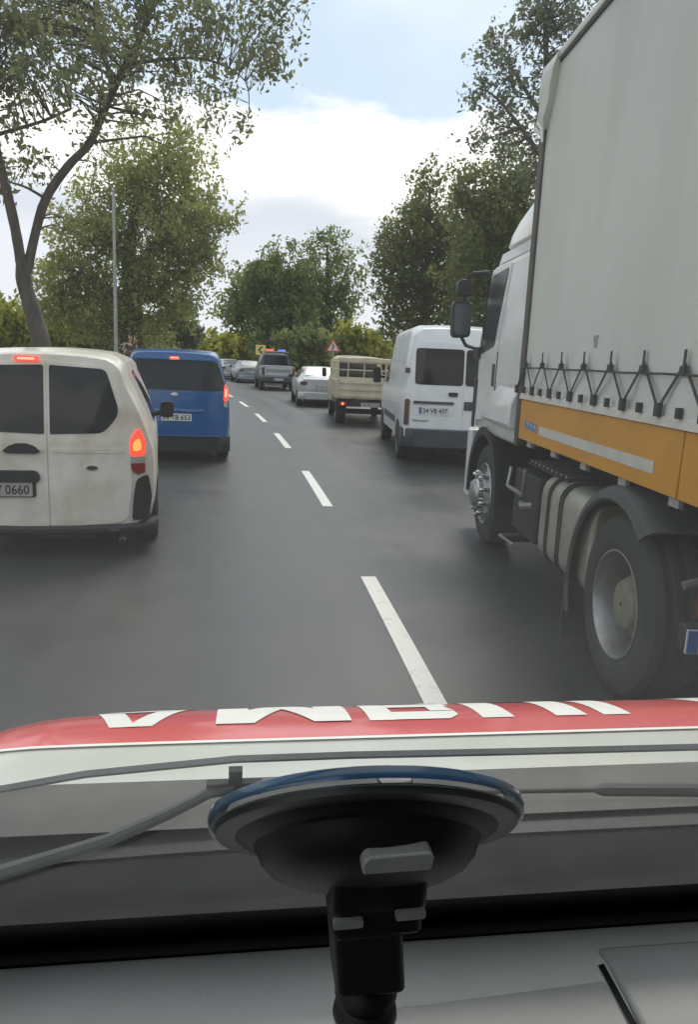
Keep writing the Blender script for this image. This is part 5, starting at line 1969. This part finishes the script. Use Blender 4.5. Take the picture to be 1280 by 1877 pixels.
# cab shell round the viewer
mb = MB()
mb.box(-.95, .95, -1.35, -.27, 2.21, 2.26)
mb.box(-.97, .97, -1.40, -1.35, .45, 2.26)
mb.box(-.97, .97, -1.35, .30, .40, .45)
for s in (-1, 1):
    mb.box(s * .965 - .02, s * .965 + .02, -1.35, .44, .45, 1.28)
    mb.box(s * .965 - .02, s * .965 + .02, -1.35, -.75, 1.28, 2.21)
    mb.tube([(s * .95, .47, 1.33), (s * .95, -.31, 2.22)], .045, 8)
mb.box(-.95, .95, .46, .50, .45, 1.32)
mb.build("cab_shell", 'grey_plastic', AMB, 30)
mb = MB()
mb.box(-1.0, 1.0, -5.2, -1.41, .45, 2.6)
mb.build("rear_body", 'white_paint', AMB, 30, .05)
for s in (-1, 1):
    for y in (.85, -3.4):
        car_wheel(AMB, s * .86, y, .34, .22, s)


# ------------------------------------------------------------------ suction mount on the windscreen
def build_mount():
    c = au(.0520, .2725, 1.5700)
    rootw = Vector((UC * math.cos(AH), UC * math.sin(AH), 0)) + Matrix.Rotation(AH, 3, 'Z') @ c
    root = tag(empty("suction_mount", rootw, AH), "black suction cup phone mount with a blue rim, stuck on the windscreen above the dashboard", "phone mount")
    tilt = R(48 - 1)
    nrm = Vector((-.03, -math.sin(tilt), -math.cos(tilt))).normalized()     # into the cab
    mb = MB()
    mb.lathe([(.0565, .0015), (.0620, .0013), (.0634, .0020), (.0638, .0048), (.0632, .0060)], (0, 0, 0), nrm, 72)
    ring = mb.build("suction_ring", 'rim_blue', root, 50)
    mb = MB()
    mb.lathe([(.0630, .0060), (.0635, .0070), (.0630, .0080), (.0612, .0078)], (0, 0, 0), nrm, 72)
    mb.build("ring_edge", 'rim_clear', ring, 50)
    mb = MB()
    mb.lathe([(.0612, .0070), (.0604, .0100), (.0575, .0108), (.050, .0105), (.042, .0110)], (0, 0, 0), nrm, 72)
    mb.build("suction_pad", 'cup_grey', root, 50)
    mb = MB()
    mb.lathe([(.0530, .0105), (.0500, .0125), (.0455, .0140), (.0440, .0165), (.0425, .0200), (.038, .0245), (.030, .0280), (.018, .0305), (.001, .0315)], (0, 0, 0), nrm, 64)
    mb.build("cup_housing", 'mount_black', root, 40)

    def L(u, v, z):
        return au(u, v, z) - c
    # pull tab
    mb = MB()
    top = L(.0545, .2365, 1.6085)
    mb.lathe([(.0060, 0), (.0066, .0010), (.0060, .0022), (.001, .0024)], top + Vector((0, -.002, -.003)), (0, -.25, .97), 20)
    mb.build("pull_tab", 'clip_grey', root, 50)
    # neck and stem hanging from the housing
    mb = MB()
    sec = lambda z, x0, x1, y0, y1: [L(x, y, z) for x, y in rpoly([(x0, y0), (x1, y0), (x1, y1), (x0, y1)], .004, 3)]
    mb.loft([sec(1.578, .040, .069, .246, .272), sec(1.563, .0355, .0732, .244, .272), sec(1.547, .0352, .0732, .244, .272), sec(1.5435, .0352, .0732, .245, .272)])
    mb.build("neck", 'mount_black', root, 35)
    mb = MB()
    mb.loft([sec(1.5435, .0362, .0722, .2455, .272), sec(1.5320, .0362, .0722, .2455, .272)])
    mb.loft([sec(1.5320, .0366, .0648, .2455, .272), sec(1.5065, .0392, .0676, .247, .272), sec(1.5035, .0395, .0678, .247, .272)])
    mb.build("stem", 'mount_black', root, 35, .0012)
    for x0, x1, za, zb in ((.0366, .0480, 1.5385, 1.5418), (.0605, .0722, 1.5400, 1.5440)):
        mb = MB()
        mb.loft([[L(x, y, z + (x - .05) * .03) for x, z in rpoly(rect(x0, x1, za, zb), .001, 2)] for y in (.2432, .2462)])
        mb.build("clip", 'clip_grey', root, 40)
    mb = MB()
    mb.loft([[L(x * .93, y, 1.75 - (1.75 - z) * .93) for x, z in rpoly([(.0462, 1.5628), (.0725, 1.5635), (.0735, 1.5685), (.0715, 1.5712), (.0480, 1.5702), (.0460, 1.5675)], .0014, 3)] for y in (.2240, .2500)])
    mb.build("lever", 'clip_grey', root, 40, .0008)
    mb = MB()
    cx, cy = .0537, .2595
    prof = [(.0125, 1.5037), (.0105, 1.5015), (.0112, 1.4995), (.0128, 1.4975), (.0130, 1.4945), (.0112, 1.4925), (.0106, 1.4905), (.0128, 1.4880), (.0135, 1.4840), (.0120, 1.4805), (.0085, 1.4780), (.0085, 1.372), (.020, 1.366), (.024, 1.362)]
    mb.lathe([(r, z) for r, z in prof], L(cx, cy, 0), (0, 0, 1), 32)
    mb.build("ball_joint", 'mount_black', root, 40)
    return root


build_mount()
